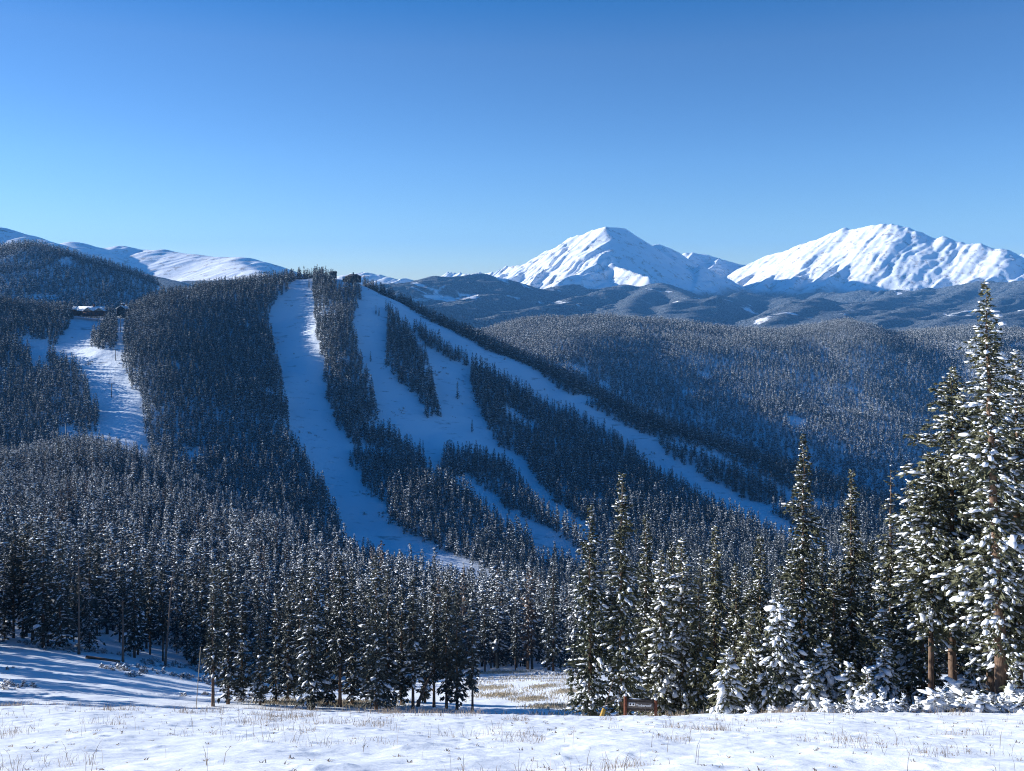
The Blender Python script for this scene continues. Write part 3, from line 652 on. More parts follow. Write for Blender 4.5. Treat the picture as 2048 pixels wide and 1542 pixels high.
LONE = [(752, 624, 18), (758, 628, 18), (741, 718, 22), (851, 685, 24), (856, 684, 20), (901, 722, 20), (915, 797, 36), (944, 866, 28), (840, 893, 26), (846, 897, 26), (618, 570, 20), (772, 616, 24), (1010, 1020, 26), (1018, 1032, 28)]
def scatter(y0, y1, u0, u1, sp, jit=0.5):
    """jittered grid of base points over the hillsides"""
    xs0, xs1 = y1*(u0-1024)/F, y1*(u1-1024)/F
    nx = int((xs1-xs0)/sp); ny = int((y1-y0)/sp)
    X, Y = np.meshgrid(xs0+np.arange(nx)*sp, y0+np.arange(ny)*sp, indexing='ij')
    X = X.ravel()+(rng.random(X.size)-.5)*sp*2*jit+((np.round(Y.ravel()/sp) % 2)*0.5*sp); Y = Y.ravel()+(rng.random(Y.size)-.5)*sp*2*jit
    u = 1024+F*X/Y; m = (u > u0) & (u < u1) & (Y > y0)
    return X[m], Y[m], u[m]
def seg_of(u, y):
    v, k, s = row_at(u, np.log(y)); return v, k+s
PTS = {'near': [], 'ski': [], 'far': []}
# near shoulder
X, Y, U = scatter(112, 760, -260, 2150, 4.7)
v, ks = seg_of(U, Y)
edge = 0.20*vnoise(X/9, Y/9, 5)+0.0
m = (ks > K['l4']-0.03+edge) & (ks < K['l8']-0.2)
m &= ~((U > 1120) & (U < 1175) & (ks < K['l4']+.2))
# the wood goes on beyond the left frame edge and shades the clearing
xo = -150+100*rng.random(170); yo = 58+75*rng.random(170); uo = 1024+F*xo/yo; k = (uo < -70) & (uo > -880*1.0)
xo, yo, uo = xo[k], yo[k], uo[k]; vo, _ = seg_of(uo, yo)
X, Y, U, v = np.concatenate([X[m], xo]), np.concatenate([Y[m], yo]), np.concatenate([U[m], uo]), np.concatenate([v[m], vo])
PTS['near'] = (X, Y, U, v)
# ski mountain
X, Y, U = scatter(470, 1480, -330, 2150, 5.5)
v, ks = seg_of(U, Y)
m = (ks > K['l8']-0.3) & (ks < K['l11']+0.75)
jx = 3*vnoise(X/12, Y/12, 3); run = np.zeros(len(U), bool)
front = ks < K['l11']+0.02
for p in RUNS: run |= inpoly(U+jx, v+jx*0.5, p)
for p in ISLES: run &= ~inpoly(U+jx, v, p)
gap = vnoise(X/25, Y/25, 91) > 0.40
m &= ~(run & front) & ~gap & ~((U > 158) & (U < 252) & (ks > K['l11']-.04)) & ~((U > 652) & (U < 726) & (ks > K['l11']-.08) & (ks < K['l11']+.3))
PTS['ski'] = tuple(a[m] for a in (X, Y, U, v)); RUNPTS = (X[run & front], Y[run & front], U[run & front], v[run & front])
# far hillsides
X, Y, U = scatter(1200, 2750, -330, 2150, 7.9)
v, ks = seg_of(U, Y)
m = (ks > K['l12']-0.35) & (ks < K['l14']+0.25)
bump_run = inpoly(U, v, RUNS[8])
gap = vnoise(X/60, Y/60, 92) > 0.42
m &= ~bump_run & ~gap
PTS['far'] = tuple(a[m] for a in (X, Y, U, v))

protos = bpy.data.collections.new('tree_prototypes')      # not in the scene, only read by the forests
def proto(name, seed, H, Rm, mats=None, **kw):
    rs = np.random.default_rng(seed)
    v, f, mi, sm = conifer_geo(rs, H, Rm, **kw)
    tv, tf = trunk_geo(rs, H, H*.011, (0, 0), 5, 0, .1, seg=3)
    f = [f[0]]+f[1:]+[tf+len(v)]
    mi = np.concatenate([mi, np.full(len(tf), 2)]); sm = np.concatenate([sm, np.ones(len(tf), bool)])
    return mesh_obj(name, np.concatenate([v, tv]), f, mats or (M_NEEDF, M_TSNOW, M_NEEDF), midx=mi, smooth=sm, link=False)
def forest_nodes(name, plist):
    ng = bpy.data.node_groups.new(name, 'GeometryNodeTree')
    ng.interface.new_socket('Geometry', in_out='INPUT', socket_type='NodeSocketGeometry'); ng.interface.new_socket('Geometry', in_out='OUTPUT', socket_type='NodeSocketGeometry')
    gi = ng.nodes.new('NodeGroupInput'); go = ng.nodes.new('NodeGroupOutput'); jn = ng.nodes.new('GeometryNodeJoinGeometry')
    def attr(nm, typ):
        a = ng.nodes.new('GeometryNodeInputNamedAttribute'); a.data_type = typ; a.inputs['Name'].default_value = nm; return a.outputs[0]
    kind = attr('kind', 'INT'); rot = attr('rot', 'FLOAT_VECTOR'); scl = attr('scl', 'FLOAT_VECTOR')
    for i, p in enumerate(plist):
        oi = ng.nodes.new('GeometryNodeObjectInfo'); oi.inputs['Object'].default_value = p; oi.inputs['As Instance'].default_value = True
        cp = ng.nodes.new('FunctionNodeCompare'); cp.data_type = 'INT'; cp.operation = 'EQUAL'
        ng.links.new(kind, cp.inputs[2]); cp.inputs[3].default_value = i
        ip = ng.nodes.new('GeometryNodeInstanceOnPoints')
        ng.links.new(gi.outputs[0], ip.inputs['Points']); ng.links.new(cp.outputs[0], ip.inputs['Selection']); ng.links.new(oi.outputs['Geometry'], ip.inputs['Instance'])
        ng.links.new(rot, ip.inputs['Rotation']); ng.links.new(scl, ip.inputs['Scale'])
        ng.links.new(ip.outputs[0], jn.inputs[0])
    ng.links.new(jn.outputs[0], go.inputs[0])
    return ng
def forest(name, X, Y, Z, kind, rot, scl, plist, label=None):
    me = bpy.data.meshes.new(name); n = len(X)
    me.vertices.add(n); me.vertices.foreach_set('co', np.stack([X, Y, Z], 1).astype(np.float32).ravel())
    a = me.attributes.new('kind', 'INT', 'POINT'); a.data.foreach_set('value', kind.astype(np.int32))
    a = me.attributes.new('rot', 'FLOAT_VECTOR', 'POINT'); a.data.foreach_set('vector', rot.astype(np.float32).ravel())
    a = me.attributes.new('scl', 'FLOAT_VECTOR', 'POINT'); a.data.foreach_set('vector', scl.astype(np.float32).ravel())
    o = bpy.data.objects.new(name, me); COL.objects.link(o)
    md = o.modifiers.new('trees', 'NODES'); md.node_group = forest_nodes(name, plist)
    tag(o, kind='stuff')
    if label: o['label'] = label
    return o
def tr(X, smin, smax, np_, Y=None):
    n = len(X)
    s = smin+(smax-smin)*rng.random(n)**0.8
    if Y is not None: s = s*(1+.28*fbm(X/45, Y/45, 321, 3))
    w = s*(0.85+0.35*rng.random(n))
    rot = np.zeros((n, 3)); rot[:, 2] = rng.random(n)*6.28; rot[:, 0] = rng.normal(size=n)*0.02
    return rng.integers(0, np_, n), rot, np.stack([w, w, s], 1)
# prototypes: far (seen 5-15 px tall), hill (15-40), near (40-150)
PF = [proto('far_conifer', 400+i, 14, 2.5, nb=22, tuft=1.25, blades=3, snow=(.65, .5, .58, .7)[i], blob='oct', ssize=1.15, lump=.3, bare=.03, drp=.5) for i in range(4)]
PH = [proto('hill_conifer', 420+i, 15, (2.1, 2.4, 1.8, 2.5, 2.1)[i], nb=44, tuft=1.0, blades=3, snow=(.58, .68, .5, .62, .45)[i], blob='oct', ssize=1.0, lump=.35, bare=.05) for i in range(5)]
PD = proto('grey_conifer', 460, 15, 1.4, mats=(M_DEAD, M_TSNOW, M_DEAD), nb=80, tuft=.5, blades=3, snow=.35, blob='oct', ssize=.9, lump=.5, bare=.15)
PN = [proto('near_conifer', 440+i, 15, (1.5, 1.75, 1.3, 1.9, 1.6, 1.4)[i], nb=115, tuft=.50, blades=4, snow=(.74, .66, .8, .7, .85, .5)[i], blob='oct', ssize=1.05, lump=.42, bare=(.05, .1, .2, .04, .12, .25)[i]) for i in range(6)]

# ---- individual trees: the nearest row of the shoulder forest, and the lone trees of the runs
X, Y, U, v = PTS['near']
inv = (U > -25) & (U < 2060)
order = np.argsort(np.where(inv, Y, 1e9)); n_ind = 190
ind = order[:n_ind]; rest = np.setdiff1d(np.arange(len(X)), ind)
NI = [tree_meshes(500+i, 15, (1.35, 1.6, 1.2, 1.75, 1.5, 1.1)[i], .16, (M_NEEDM, M_TSNOW), nb=190, tuft=.42, blades=5, snow=(.50, .6, .42, .48, .68, .3)[i], blob='oct', ssize=1.0, lump=.42, bare=(.06, .10, .20, .04, .10, .28)[i], twigs=24, sides=6) for i in range(6)]
lr = sorted(ind, key=lambda i: U[i])
ORD = ['first', 'second', 'third', 'fourth', 'fifth', 'sixth', 'seventh', 'eighth', 'ninth', 'tenth']
KINDN = ['evenly snowed narrow fir', 'broad thickly snowed fir', 'fir with bare lower stem', 'full-skirted broad fir', 'white snow-plastered fir', 'sparse dark bare-stemmed fir']
for j, i in enumerate(lr):
    kd = int(rng.integers(0, 6)); s = 0.62+0.62*rng.random()**1.3; w = s*(0.85+0.25*rng.random())
    if U[i] < 500: where = 'behind the left snow clearing'
    elif U[i] < 930: where = 'behind the middle clump'
    elif U[i] < 1180: where = 'behind the grassy meadow'
    else: where = 'behind the trail sign stand'
    lab = KINDN[kd]+' in front rows of the forest '+where
    place_tree('conifer', NI[kd], (X[i], Y[i], base_z(X[i], Y[i])-.1), rng.random()*6.28, (w, w, s), lab, 'first rows of the valley forest, '+KINDN[kd]+' '+where)
k_, r_, s_ = tr(X[rest], .50, 1.30, 6, Y[rest])
big = rng.random(len(rest)) < 0.06; s_[big] *= 1.2
forest('valley_forest', X[rest], Y[rest], hill_z(X[rest], Y[rest])-.15, np.where(rng.random(len(k_)) < .07, 6, k_), r_, s_, PN+[PD])
X, Y, U, v = PTS['ski']
k_, r_, s_ = tr(X, .70, 1.30, 5, Y)
forest('ski_hill_forest', X, Y, hill_z(X, Y)-.2, k_, r_, s_, PH)
X, Y, U, v = PTS['far']
k_, r_, s_ = tr(X, .85, 1.55, 4, Y)
forest('far_forest', X, Y, hill_z(X, Y)-.3, k_, r_, s_, PF)
print('TREES', {k: len(a[0]) for k, a in PTS.items()})

# ------------------------------------------------------------------ small firs standing alone in the runs
MH = [tree_meshes(560+i, 15, 1.7, .16, (M_NEEDF, M_TSNOW), nb=60, tuft=.8, blades=3, snow=.4, blob='oct', twigs=0, sides=5) for i in range(3)]
def solve_ground(u, v, d0, d1):
    """distance at which the hillside shows at (u, v), searched between d0 and d1"""
    ds = np.linspace(d0, d1, 400); rr_, _, _ = row_at(np.full(400, float(u)), np.log(ds))
    ok = np.where((rr_[:-1] >= v) & (rr_[1:] < v))[0]
    return ds[ok[0]] if len(ok) else ds[np.argmin(abs(rr_-v))]
LONELB = ['taller one of the pair of little firs high on the second run', 'shorter one of the pair of little firs high on the second run', 'single fir in the middle of the second run',
 'left one of the two firs above the diagonal tree strip gap', 'right one of the two firs above the diagonal tree strip gap', 'small fir low left of the end of the diagonal strip',
 'tallest single fir in the open bowl of the third run', 'single fir near the bottom of the open bowl', 'left one of two firs at the mouth of the lower narrow run', 'right one of two firs at the mouth of the lower narrow run',
 'lone fir near the top of the widest run', 'fir at the very tip of the central tree island', 'upper one of two firs in the lowest narrow run', 'lower one of two firs in the lowest narrow run']
for j, (u, v, h) in enumerate(LONE):
    d = solve_ground(u, v, 640, 1340); x = d*(u-1024)/F; z = float(hill_z(x, d)[0]); s = h*d/F/15
    place_tree('fir_tree', MH[j % 3], (x, d, z-.2), j, (s*.9, s*.9, s), LONELB[j], 'lone firs in the ski runs')

# ------------------------------------------------------------------ generic builders for small things
def mpart(name, parts, matl, parent=None, smooth=False):
    V, Fs, off = [], [], 0
    for v, f in parts:
        V.append(np.asarray(v, float)); Fs += [[tuple(np.array(q)+off)] for q in f]; off += len(v)
    by = {}
    for f in Fs: by.setdefault(len(f[0]), []).append(f[0])
    return mesh_obj(name, np.concatenate(V), [np.array(q) for q in by.values()], matl, parent, smooth)
def bx(x0, x1, y0, y1, z0, z1):
    return ([(x0,y0,z0),(x1,y0,z0),(x1,y1,z0),(x0,y1,z0),(x0,y0,z1),(x1,y0,z1),(x1,y1,z1),(x0,y1,z1)], [(0,3,2,1),(4,5,6,7),(0,1,5,4),(1,2,6,5),(2,3,7,6),(3,0,4,7)])
def rod(p, q, r0, r1, n=8):
    p, q = np.array(p, float), np.array(q, float); d = q-p; d /= np.linalg.norm(d)
    a = np.cross(d, [0, 0, 1] if abs(d[2]) < .9 else [1, 0, 0]); a /= np.linalg.norm(a); b_ = np.cross(d, a)
    V = [tuple(c+r*(a*math.cos(6.2832*i/n)+b_*math.sin(6.2832*i/n))) for c, r in ((p, r0), (q, r1)) for i in range(n)]
    Fc = [(i, (i+1) % n, n+(i+1) % n, n+i) for i in range(n)]+[tuple(range(n))[::-1], tuple(range(n, 2*n))]
    return (V, Fc)
def gable(x0, x1, y0, y1, z0, z1, th, over, axis='x'):
    """two roof slabs with thickness; ridge runs along axis"""
    if axis == 'y':
        V, Fc = gable(y0, y1, x0, x1, z0, z1, th, over, 'x')
        return ([(b, a, c) for a, b, c in V], [tuple(reversed(f)) for f in Fc])
    ym = (y0+y1)/2; s = (z1-z0)/(ym-y0); yo0, yo1 = y0-over, y1+over; zo = z0-over*s; a, b = x0-over, x1+over
    V = []
    for x in (a, b): V += [(x, yo0, zo), (x, ym, z1), (x, yo1, zo), (x, yo1, zo+th), (x, ym, z1+th), (x, yo0, zo+th)]
    return (V, [(0,1,2,3,4,5)[::-1], (6,7,8,9,10,11), (0,6,7,1)[::-1], (1,7,8,2)[::-1], (5,4,10,11)[::-1], (4,3,9,10)[::-1], (0,5,11,6)[::-1], (2,8,9,3)[::-1]])
def plain(name, c, rough=.8, noise=None):
    m, t, b = mat(name, rough, .15)
    if noise:
        co = N(t, 'ShaderNodeTexCoord'); n = N(t, 'ShaderNodeTexNoise', Scale=noise, Detail=6.0); t.links.new(co.outputs['Object'], n.inputs['Vector'])
        r = ramp(t, .3, .7, tuple(q*.65 for q in c), tuple(min(1, q*1.3) for q in c), n.outputs['Fac']); t.links.new(r.outputs[0], b.inputs['Base Color'])
    else: b.inputs['Base Color'].default_value = (*c, 1)
    return m
M_REDP = plain('stained_post', (.17, .06, .035), .7, 9.0); M_DKWOOD = plain('dark_board', (.06, .05, .045), .7, 12.0); M_GREYB = plain('weathered_board', (.15, .13, .12), .8, 14.0)
M_WHITE = plain('white_paint', (.8, .8, .8), .5); M_BLACK = plain('black_paint', (.015, .015, .018), .5); M_YEL = plain('yellow_sleeve', (.55, .33, .07), .6, 8.0)
M_LODGE = plain('lodge_siding', (.11, .05, .035), .8, .5); M_DARKB = plain('dark_siding', (.035, .035, .04), .8, .5); M_GLASS = plain('window_glass', (.03, .04, .05), .2)
M_STEEL = plain('dark_steel', (.06, .065, .07), .5); M_BAMB = plain('pale_pole', (.45, .36, .25), .6)
def empty(name, loc, rz, label, cat, group=None, sc=1):
    e = bpy.data.objects.new(name, None); COL.objects.link(e); e.location = loc; e.rotation_euler = (0, 0, rz); e.scale = (sc, sc, sc); return tag(e, label, cat, group)

# ------------------------------------------------------------------ trail sign
d = 52.5; p0 = at(1250.5, 1432, d); zb = base_z(p0[0], d)
px = d/F
sg = empty('trail_sign', (p0[0], d, 0), R(-4), 'low brown trail sign with two black diamonds on white, between red posts', 'sign')
zr = lambda v: d*(HOR-v)/F
wS = 60.5*px
for k, (xx, vt) in enumerate(((0, 1392), (wS, 1398))):
    po = mpart('post', [bx(xx-.085, xx+.085, -.085, .085, zb-.8, zr(vt))], M_REDP, sg)
    cp = mpart('snow_cap', [(np.array(ICO_V)*[.10, .10, .085]+[xx, 0, zr(vt)+.05], ICO_F)], M_TSNOW, po, True)
mpart('rail', [bx(.09, wS-.09, -.04, .04, zr(1399.5)-.06, zr(1399.5)+.07)], M_DKWOOD, sg)
mpart('rail', [bx(.09, wS-.09, -.04, .04, zr(1419)-.06, zr(1419)+.06)], M_DKWOOD, sg)
bo = mpart('board', [bx(.10, wS-.10, -.035, .03, zr(1416), zr(1403))], M_GREYB, sg)
mpart('frame', [bx(.09, wS-.09, -.05, .02, zr(1403)-.005, zr(1403)+.045), bx(.09, wS-.09, -.05, .02, zr(1416)-.045, zr(1416)+.0), bx(.092, .13, -.052, .02, zr(1416)+.002, zr(1403)-.007), bx(wS-.13, wS-.092, -.052, .02, zr(1416)+.002, zr(1403)-.007)], M_DKWOOD, sg)
pq = mpart('plaque', [bx(.20, .58, -.045, -.0355, zr(1410.5), zr(1404.2))], M_WHITE, bo)
for xx in (.295, .475):
    zc = zr(1407.4); r_ = .068
    mpart('diamond', [([(xx-r_, -.048, zc), (xx, -.048, zc-r_), (xx+r_, -.048, zc), (xx, -.048, zc+r_), (xx-r_, -.0455, zc), (xx, -.0455, zc-r_), (xx+r_, -.0455, zc), (xx, -.0455, zc+r_)], [(0, 1, 2, 3), (0, 4, 5, 1), (1, 5, 6, 2), (2, 6, 7, 3), (3, 7, 4, 0)])], M_BLACK, bo)
fc = bpy.data.curves.new('lettering', 'FONT'); fc.body = 'Timberwolf'; fc.size = .19; fc.extrude = .002; fc.offset = .004; fc.materials.append(M_WHITE)
tmp = bpy.data.objects.new('tmp_lettering', fc); COL.objects.link(tmp); bpy.context.view_layer.update()
lm = bpy.data.meshes.new_from_object(tmp.evaluated_get(bpy.context.evaluated_depsgraph_get())); bpy.data.objects.remove(tmp)
ft = bpy.data.objects.new('lettering', lm); COL.objects.link(ft); ft.parent = bo; ft.rotation_euler = (R(90), 0, 0); ft.location = (.63, -.042, zr(1411.2))
mpart('snow_ledge', [(np.array(ICO_V)*[.45, .05, .035]+[.6, 0, zr(1397)], ICO_F)], M_TSNOW, sg, True)

# leaning stick with its yellow sleeve, pole in the snow
d = 51.5; a_ = at(1203, 1434, d); b_ = at(1228, 1356, d+.4); zb = base_z(a_[0], d)
st = empty('marker_stick', tuple(a_), 0, 'leaning grey stick with a yellow sleeve at its foot, left of the trail sign', 'marker')
dv = b_-a_
mpart('stick', [rod(-dv*.7, dv*.55, .035, .025), rod(dv*.55, dv*1.0, .025, .012), rod(dv*.33, dv*.33+np.array([.9, 0, .45]), .018, .01)], M_DEAD, st)
mpart('sleeve', [rod(-dv*.5, dv*.21, .16, .11, 10)], M_YEL, st)
a_ = at(392.5, 1412, 74); b_ = at(401, 1296, 74)
tag(mpart('snow_pole', [rod(a_-(b_-a_)*.12, b_, .035, .022), rod(b_, b_+(b_-a_)*.012, .032, .03)], M_BAMB), 'thin pale pole leaning slightly right, left of the pole pine', 'pole')

# dead trees and a fallen log at the edge of the left clearing
def snag(u, vb, vt, d, seed, tw, label, lean=0):
    x = d*(u-1024)/F; zb = base_z(x, d); H = d*(HOR-vt)/F-zb
    rs = np.random.default_rng(seed); v, f = trunk_geo(rs, H, .17, (lean, 0), 7, tw, .3, twl=2.2)
    e = empty('dead_tree', (x, d, zb), 0, label, 'tree', 'dead trees'); mesh_obj('trunk', v, f, M_DEAD, e, True)
snag(246, 1310, 1185, 121, 1, 46, 'bare dead tree with curling pale limbs at the back of the left clearing')
snag(158, 1290, 1090, 123, 2, 30, 'tall bare dead stem at the edge of the left forest')
snag(330, 1325, 1120, 124, 3, 34, 'bare leaning stem left of the pole pine', 1.2)
snag(833, 1400, 1285, 84, 4, 16, 'short dead stem leaning right inside the middle clump', 2.6)
a_ = at(172, 1293, 119); b_ = at(243, 1304, 119)
a_[2] = base_z(a_[0], 119)+.2; b_[2] = base_z(b_[0], 119)+.2
tag(mpart('fallen_log', [rod(a_, b_, .2, .13)], M_BARK), 'dark fallen log lying along the edge of the left forest', 'log')

# ------------------------------------------------------------------ lodges on the saddle and on the summit
def windows(parent, xs, y, z0, z1, w):
    for x in xs: mpart('window', [bx(x, x+w, y-.12, y+.05, z0, z1)], M_GLASS, parent)
def site(u, d, back=0):
    x = d*(u-1024)/F; return x, float(hill_z(x, d)[0])
x, z = site(182, 1180); z = max(z+1.0, 1180*(HOR-628)/F)
lo = empty('lodge', (x, 1180, z), R(8), 'reddish brown lodge with several snow-covered roofs beside the top of the left run', 'building')
mpart('wall', [bx(-17, 15, 0, 12, -2, 5), bx(-8, 18, -7, -.05, -3, 4.4), bx(-24, -17.1, 2, 10, -2, 6.5)], M_LODGE, lo)
mpart('roof', [gable(-17, 15, 0, 12, 5.02, 9.5, .6, 1.0), gable(-8, 4, -7, 5, 4.42, 8.6, .6, .9, 'y'), gable(6, 18, -7, 4, 4.42, 8.2, .6, .9, 'y'), gable(-24, -17.1, 2, 10, 6.52, 9.4, .5, .7)], M_TSNOW, lo)
mpart('chimney', [bx(1, 3, 5, 7, 9, 13)], M_LODGE, lo)
windows(lo, [-6.5, -3.5, -.5, 2, 7, 10, 13, 15.5], -7, -.5, 2.2, 1.6); windows(lo, [-15, -12.5, -10.5], 0, .5, 3, 1.4)
x, z = site(241.5, 1195); z = max(z+.5, 1195*(HOR-629)/F)
l2 = empty('lift_building', (x, 1195, z), 0, 'dark open-fronted gabled lift building right of the lodge', 'building')
mpart('wall', [bx(-5.6, -4.9, 0, 14, -2, 8), bx(4.9, 5.6, 0, 14, -2, 8), bx(-4.88, 4.88, 12, 13.9, -2, 8), ([(-5.6, .3, 8.02), (5.6, .3, 8.02), (0, .3, 11.4), (-5.6, .9, 8.02), (5.6, .9, 8.02), (0, .9, 11.4)], [(0, 1, 2), (5, 4, 3), (0, 3, 4, 1), (1, 4, 5, 2), (2, 5, 3, 0)])], M_DARKB, l2)
mpart('roof', [gable(0, 14, -5.6, 5.6, 8.05, 11.8, .6, .9, 'x')] if False else [gable(-5.6, 5.6, 0, 14, 8.05, 11.8, .6, .9, 'y')], M_TSNOW, l2)
mpart('cupola', [bx(-1.6, 1.6, 5, 9, 11, 14), ], M_DARKB, l2)
mpart('cupola_roof', [gable(-1.6, 1.6, 5, 9, 14.02, 15.2, .35, .4, 'y')], M_TSNOW, l2)
mpart('machinery', [bx(-3, 3, 5, 10, 0, 4.2), rod((-3.4, 5, 4.9), (3.4, 5, 4.9), .5, .5)], M_STEEL, l2)
x, z = site(704, 1325); z = max(z, 1325*(HOR-561)/F)
l3 = empty('summit_lodge', (x, 1325, z), R(-5), 'wide dark low-roofed lodge on the summit skyline with a chimney', 'building')
mpart('wall', [bx(-10, 11, 0, 12, -3, 5), bx(-15, -10.05, 2, 9, -3, 3.4)], M_DARKB, l3)
mpart('roof', [([(-12, -1.5, 5.02), (13, -1.5, 5.02), (13, 13.5, 5.02), (-12, 13.5, 5.02), (-5, 6, 9.5), (6, 6, 9.5)], [(0, 3, 2, 1), (0, 1, 5, 4), (1, 2, 5), (2, 3, 4, 5), (3, 0, 4)])], M_DARKB, l3)
mpart('lean_roof', [gable(-15, -10.1, 2, 9, 3.42, 5.6, .5, .6)], M_TSNOW, l3)
mpart('chimney', [bx(-.5, 1, 5.3, 6.8, 9, 12.4)], M_DARKB, l3)
windows(l3, [-8.5, -5, -1.5, 2, 5.5, 8], 0, .5, 3, 2.2)
x, z = site(666, 1335); z = max(z, 1335*(HOR-553)/F)
l4 = empty('patrol_hut', (x, 1335, z), 0, 'small dark hut on the summit skyline left of the summit lodge', 'building')
mpart('wall', [bx(-5, 4.5, 0, 6, -3, 5.5)], M_DARKB, l4); mpart('roof', [gable(-5, 4.5, 0, 6, 5.52, 7.6, .35, .6)], M_DARKB, l4); windows(l4, [-3.5, 0], 0, 1.5, 3.6, 1.8)
# lift towers on the left run
def tower(u, vb, vt, d0, d1, lb):
    d = solve_ground(u, vb, d0, d1) ; x = d*(u-1024)/F; z = float(hill_z(x, d)[0]); H = max(7, d*(HOR-vt)/F-z)
    e = empty('lift_tower', (x, d, z), R(10), lb, 'lift tower', 'chairlift towers')
    mpart('mast', [rod((0, 0, -1), (0, 0, H), .42, .30)], M_STEEL, e)
    mpart('crossarm', [bx(-2.6, 2.6, -.22, .22, H+.01, H+.45)], M_STEEL, e)
    for s_ in (-1, 1): mpart('sheave', [bx(s_*2.6-.15, s_*2.6+.15, -1.8, 1.8, H+.46, H+.85)], M_STEEL, e)
    return np.array([x, d, z+H+.9])
tw = [tower(241, 660, 636, 1000, 1190, 'highest visible chairlift tower below the open gabled building'),
      tower(231, 724, 700, 850, 1120, 'chairlift tower at the right edge of the sunlit snow of the left run'),
      tower(223, 796, 768, 820, 1050, 'chairlift tower standing in the shaded lower left run'),
      tower(132, 912, 845, 560, 640, 'chairlift tower rising from the forest on the near shoulder')]
cb = [rod(tw[i]+[s_*2.6, 0, 0], tw[i+1]+[s_*2.6, 0, 0], .06, .06, 4) for i in range(2) for s_ in (-1, 1)]
e_ = at(0, 915, 420); far_ = [rod(tw[2]+[s_*2.6, 0, 0], tw[3]+[s_*2.6, 0, 0], .06, .06, 4) for s_ in (-1, 1)]+[rod(tw[3]+[s_*2.6, 0, 0], e_+np.array([s_*2.6-12, 0, 0]), .07, .07, 4) for s_ in (-1, 1)]
tag(mpart('haul_cable', cb+far_, M_STEEL), 'thin steel haul cable strung from tower to tower of the left chairlift', 'cable')

# ------------------------------------------------------------------ snow-buried seedlings along the brow at right
SEED = [(1655, 45, .75), (1678, 46, .6), (1700, 44.5, .7), (1722, 46, .85), (1742, 44.5, .9), (1764, 45.5, 1.0), (1786, 44, .65), (1806, 45.5, .7), (1836, 44, .75), (1868, 44.5, 1.15), (1890, 45.5, 1.05), (1908, 47, 1.5), (1932, 44.5, 1.05), (1958, 44, 1.15), (1982, 45.5, .9), (2004, 44, .8), (2026, 45, 1.2), (2046, 43.5, 1.0), (1850, 48, .8), (1940, 49, 1.1), (1600, 45.5, .6), (1545, 46, .5), (1500, 46, .6)]
PS = []
for i in range(6):
    PS.append(tree_meshes(600+i, 1.0, (.55, .7, .5, .8, .6, .45)[i], .03, (M_NEED, M_TSNOW), nb=46, tuft=.17, blades=6, snow=.97, blob='ico', ssize=(2.1, 2.4, 1.9, 2.5, 2.2, 1.8)[i], lump=.5, prof='cone', up=.6, drp=.8, bare=.0, twigs=6, sides=6))
ORDS = 'first second third fourth fifth sixth seventh eighth ninth tenth eleventh twelfth thirteenth fourteenth fifteenth sixteenth seventeenth eighteenth nineteenth twentieth twenty-first twenty-second twenty-third'.split()
for i, (u, d, h) in enumerate(sorted(SEED)):
    x = d*(u-1024)/F
    place_tree('snowy_seedling', PS[i % 6], (x, d, base_z(x, d)-.08), i*1.3, (h*1.0, h*1.0, h), f'snow-buried seedling mound on the brow, {ORDS[i]} from the left', 'snow-buried seedlings on the brow', 'seedling')

# ------------------------------------------------------------------ dry grass and stalks
def stalks(X, Y, Z, hgt, wid, bend, rs, segs=2):
    n = len(X); az = rs.random(n)*6.28; f_ = rs.random(n)*6.28
    b0 = np.stack([X, Y, Z-.03], 1); ld = np.stack([np.cos(az), np.sin(az)], 1)*(bend*hgt)[:, None]
    sd_ = np.stack([np.cos(f_), np.sin(f_)*.35, np.zeros(n)], 1)*wid[:, None]*.5
    m1 = b0+np.concatenate([ld*.3, (hgt*.6)[:, None]], 1); t1 = b0+np.concatenate([ld, (hgt*(1-.3*bend))[:, None]], 1)
    V = np.stack([b0-sd_, b0+sd_, m1-sd_*.8, m1+sd_*.8, t1-sd_*.35, t1+sd_*.35], 1).reshape(-1, 3)
    o_ = np.arange(n)[:, None]*6
    Fq = np.concatenate([o_+[0, 1, 3, 2], o_+[2, 3, 5, 4]])
    return V, Fq
m, t, b = mat('dry_straw', .8, .1); M_STRAW = m
g = N(t, 'ShaderNodeNewGeometry'); r = ramp(t, 0, 1, (.30, .21, .14), (.64, .52, .38), g.outputs['Random Per Island']); t.links.new(r.outputs[0], b.inputs['Base Color'])
m, t, b = mat('golden_straw', .8, .1); M_GOLD = m
g = N(t, 'ShaderNodeNewGeometry'); r = ramp(t, 0, 1, (.42, .34, .23), (.66, .57, .42), g.outputs['Random Per Island']); t.links.new(r.outputs[0], b.inputs['Base Color'])
rs = np.random.default_rng(55)
n0 = 170000
Y = 14+32*rs.random(n0)**.75; X = (rs.random(n0)-.5)*1.25*Y
clump = fbm(X/2.2, Y/2.2, 23, 3)+.35*vnoise(X/.45, Y/.45, 29)
k = clump > .30+.42*rs.random(n0)
X, Y = X[k], Y[k]
hh = (.07+.34*rs.random(len(X))**2.2)*(1+.2*vnoise(X, Y, 7)); far_k = np.clip(Y/30, .8, 1.4)
V1, F1 = stalks(X, Y, fg_full(X, Y), hh, (.009+.006*rs.random(len(X)))*far_k, .2+.7*rs.random(len(X)), rs)
# tall single stalks
n1 = 130; Y2 = 15+29*rs.random(n1); X2 = (rs.random(n1)-.5)*1.22*Y2
V2, F2 = stalks(X2, Y2, fg_full(X2, Y2), .3+.35*rs.random(n1), .012+.004*rs.random(n1), .1+.3*rs.random(n1), rs)
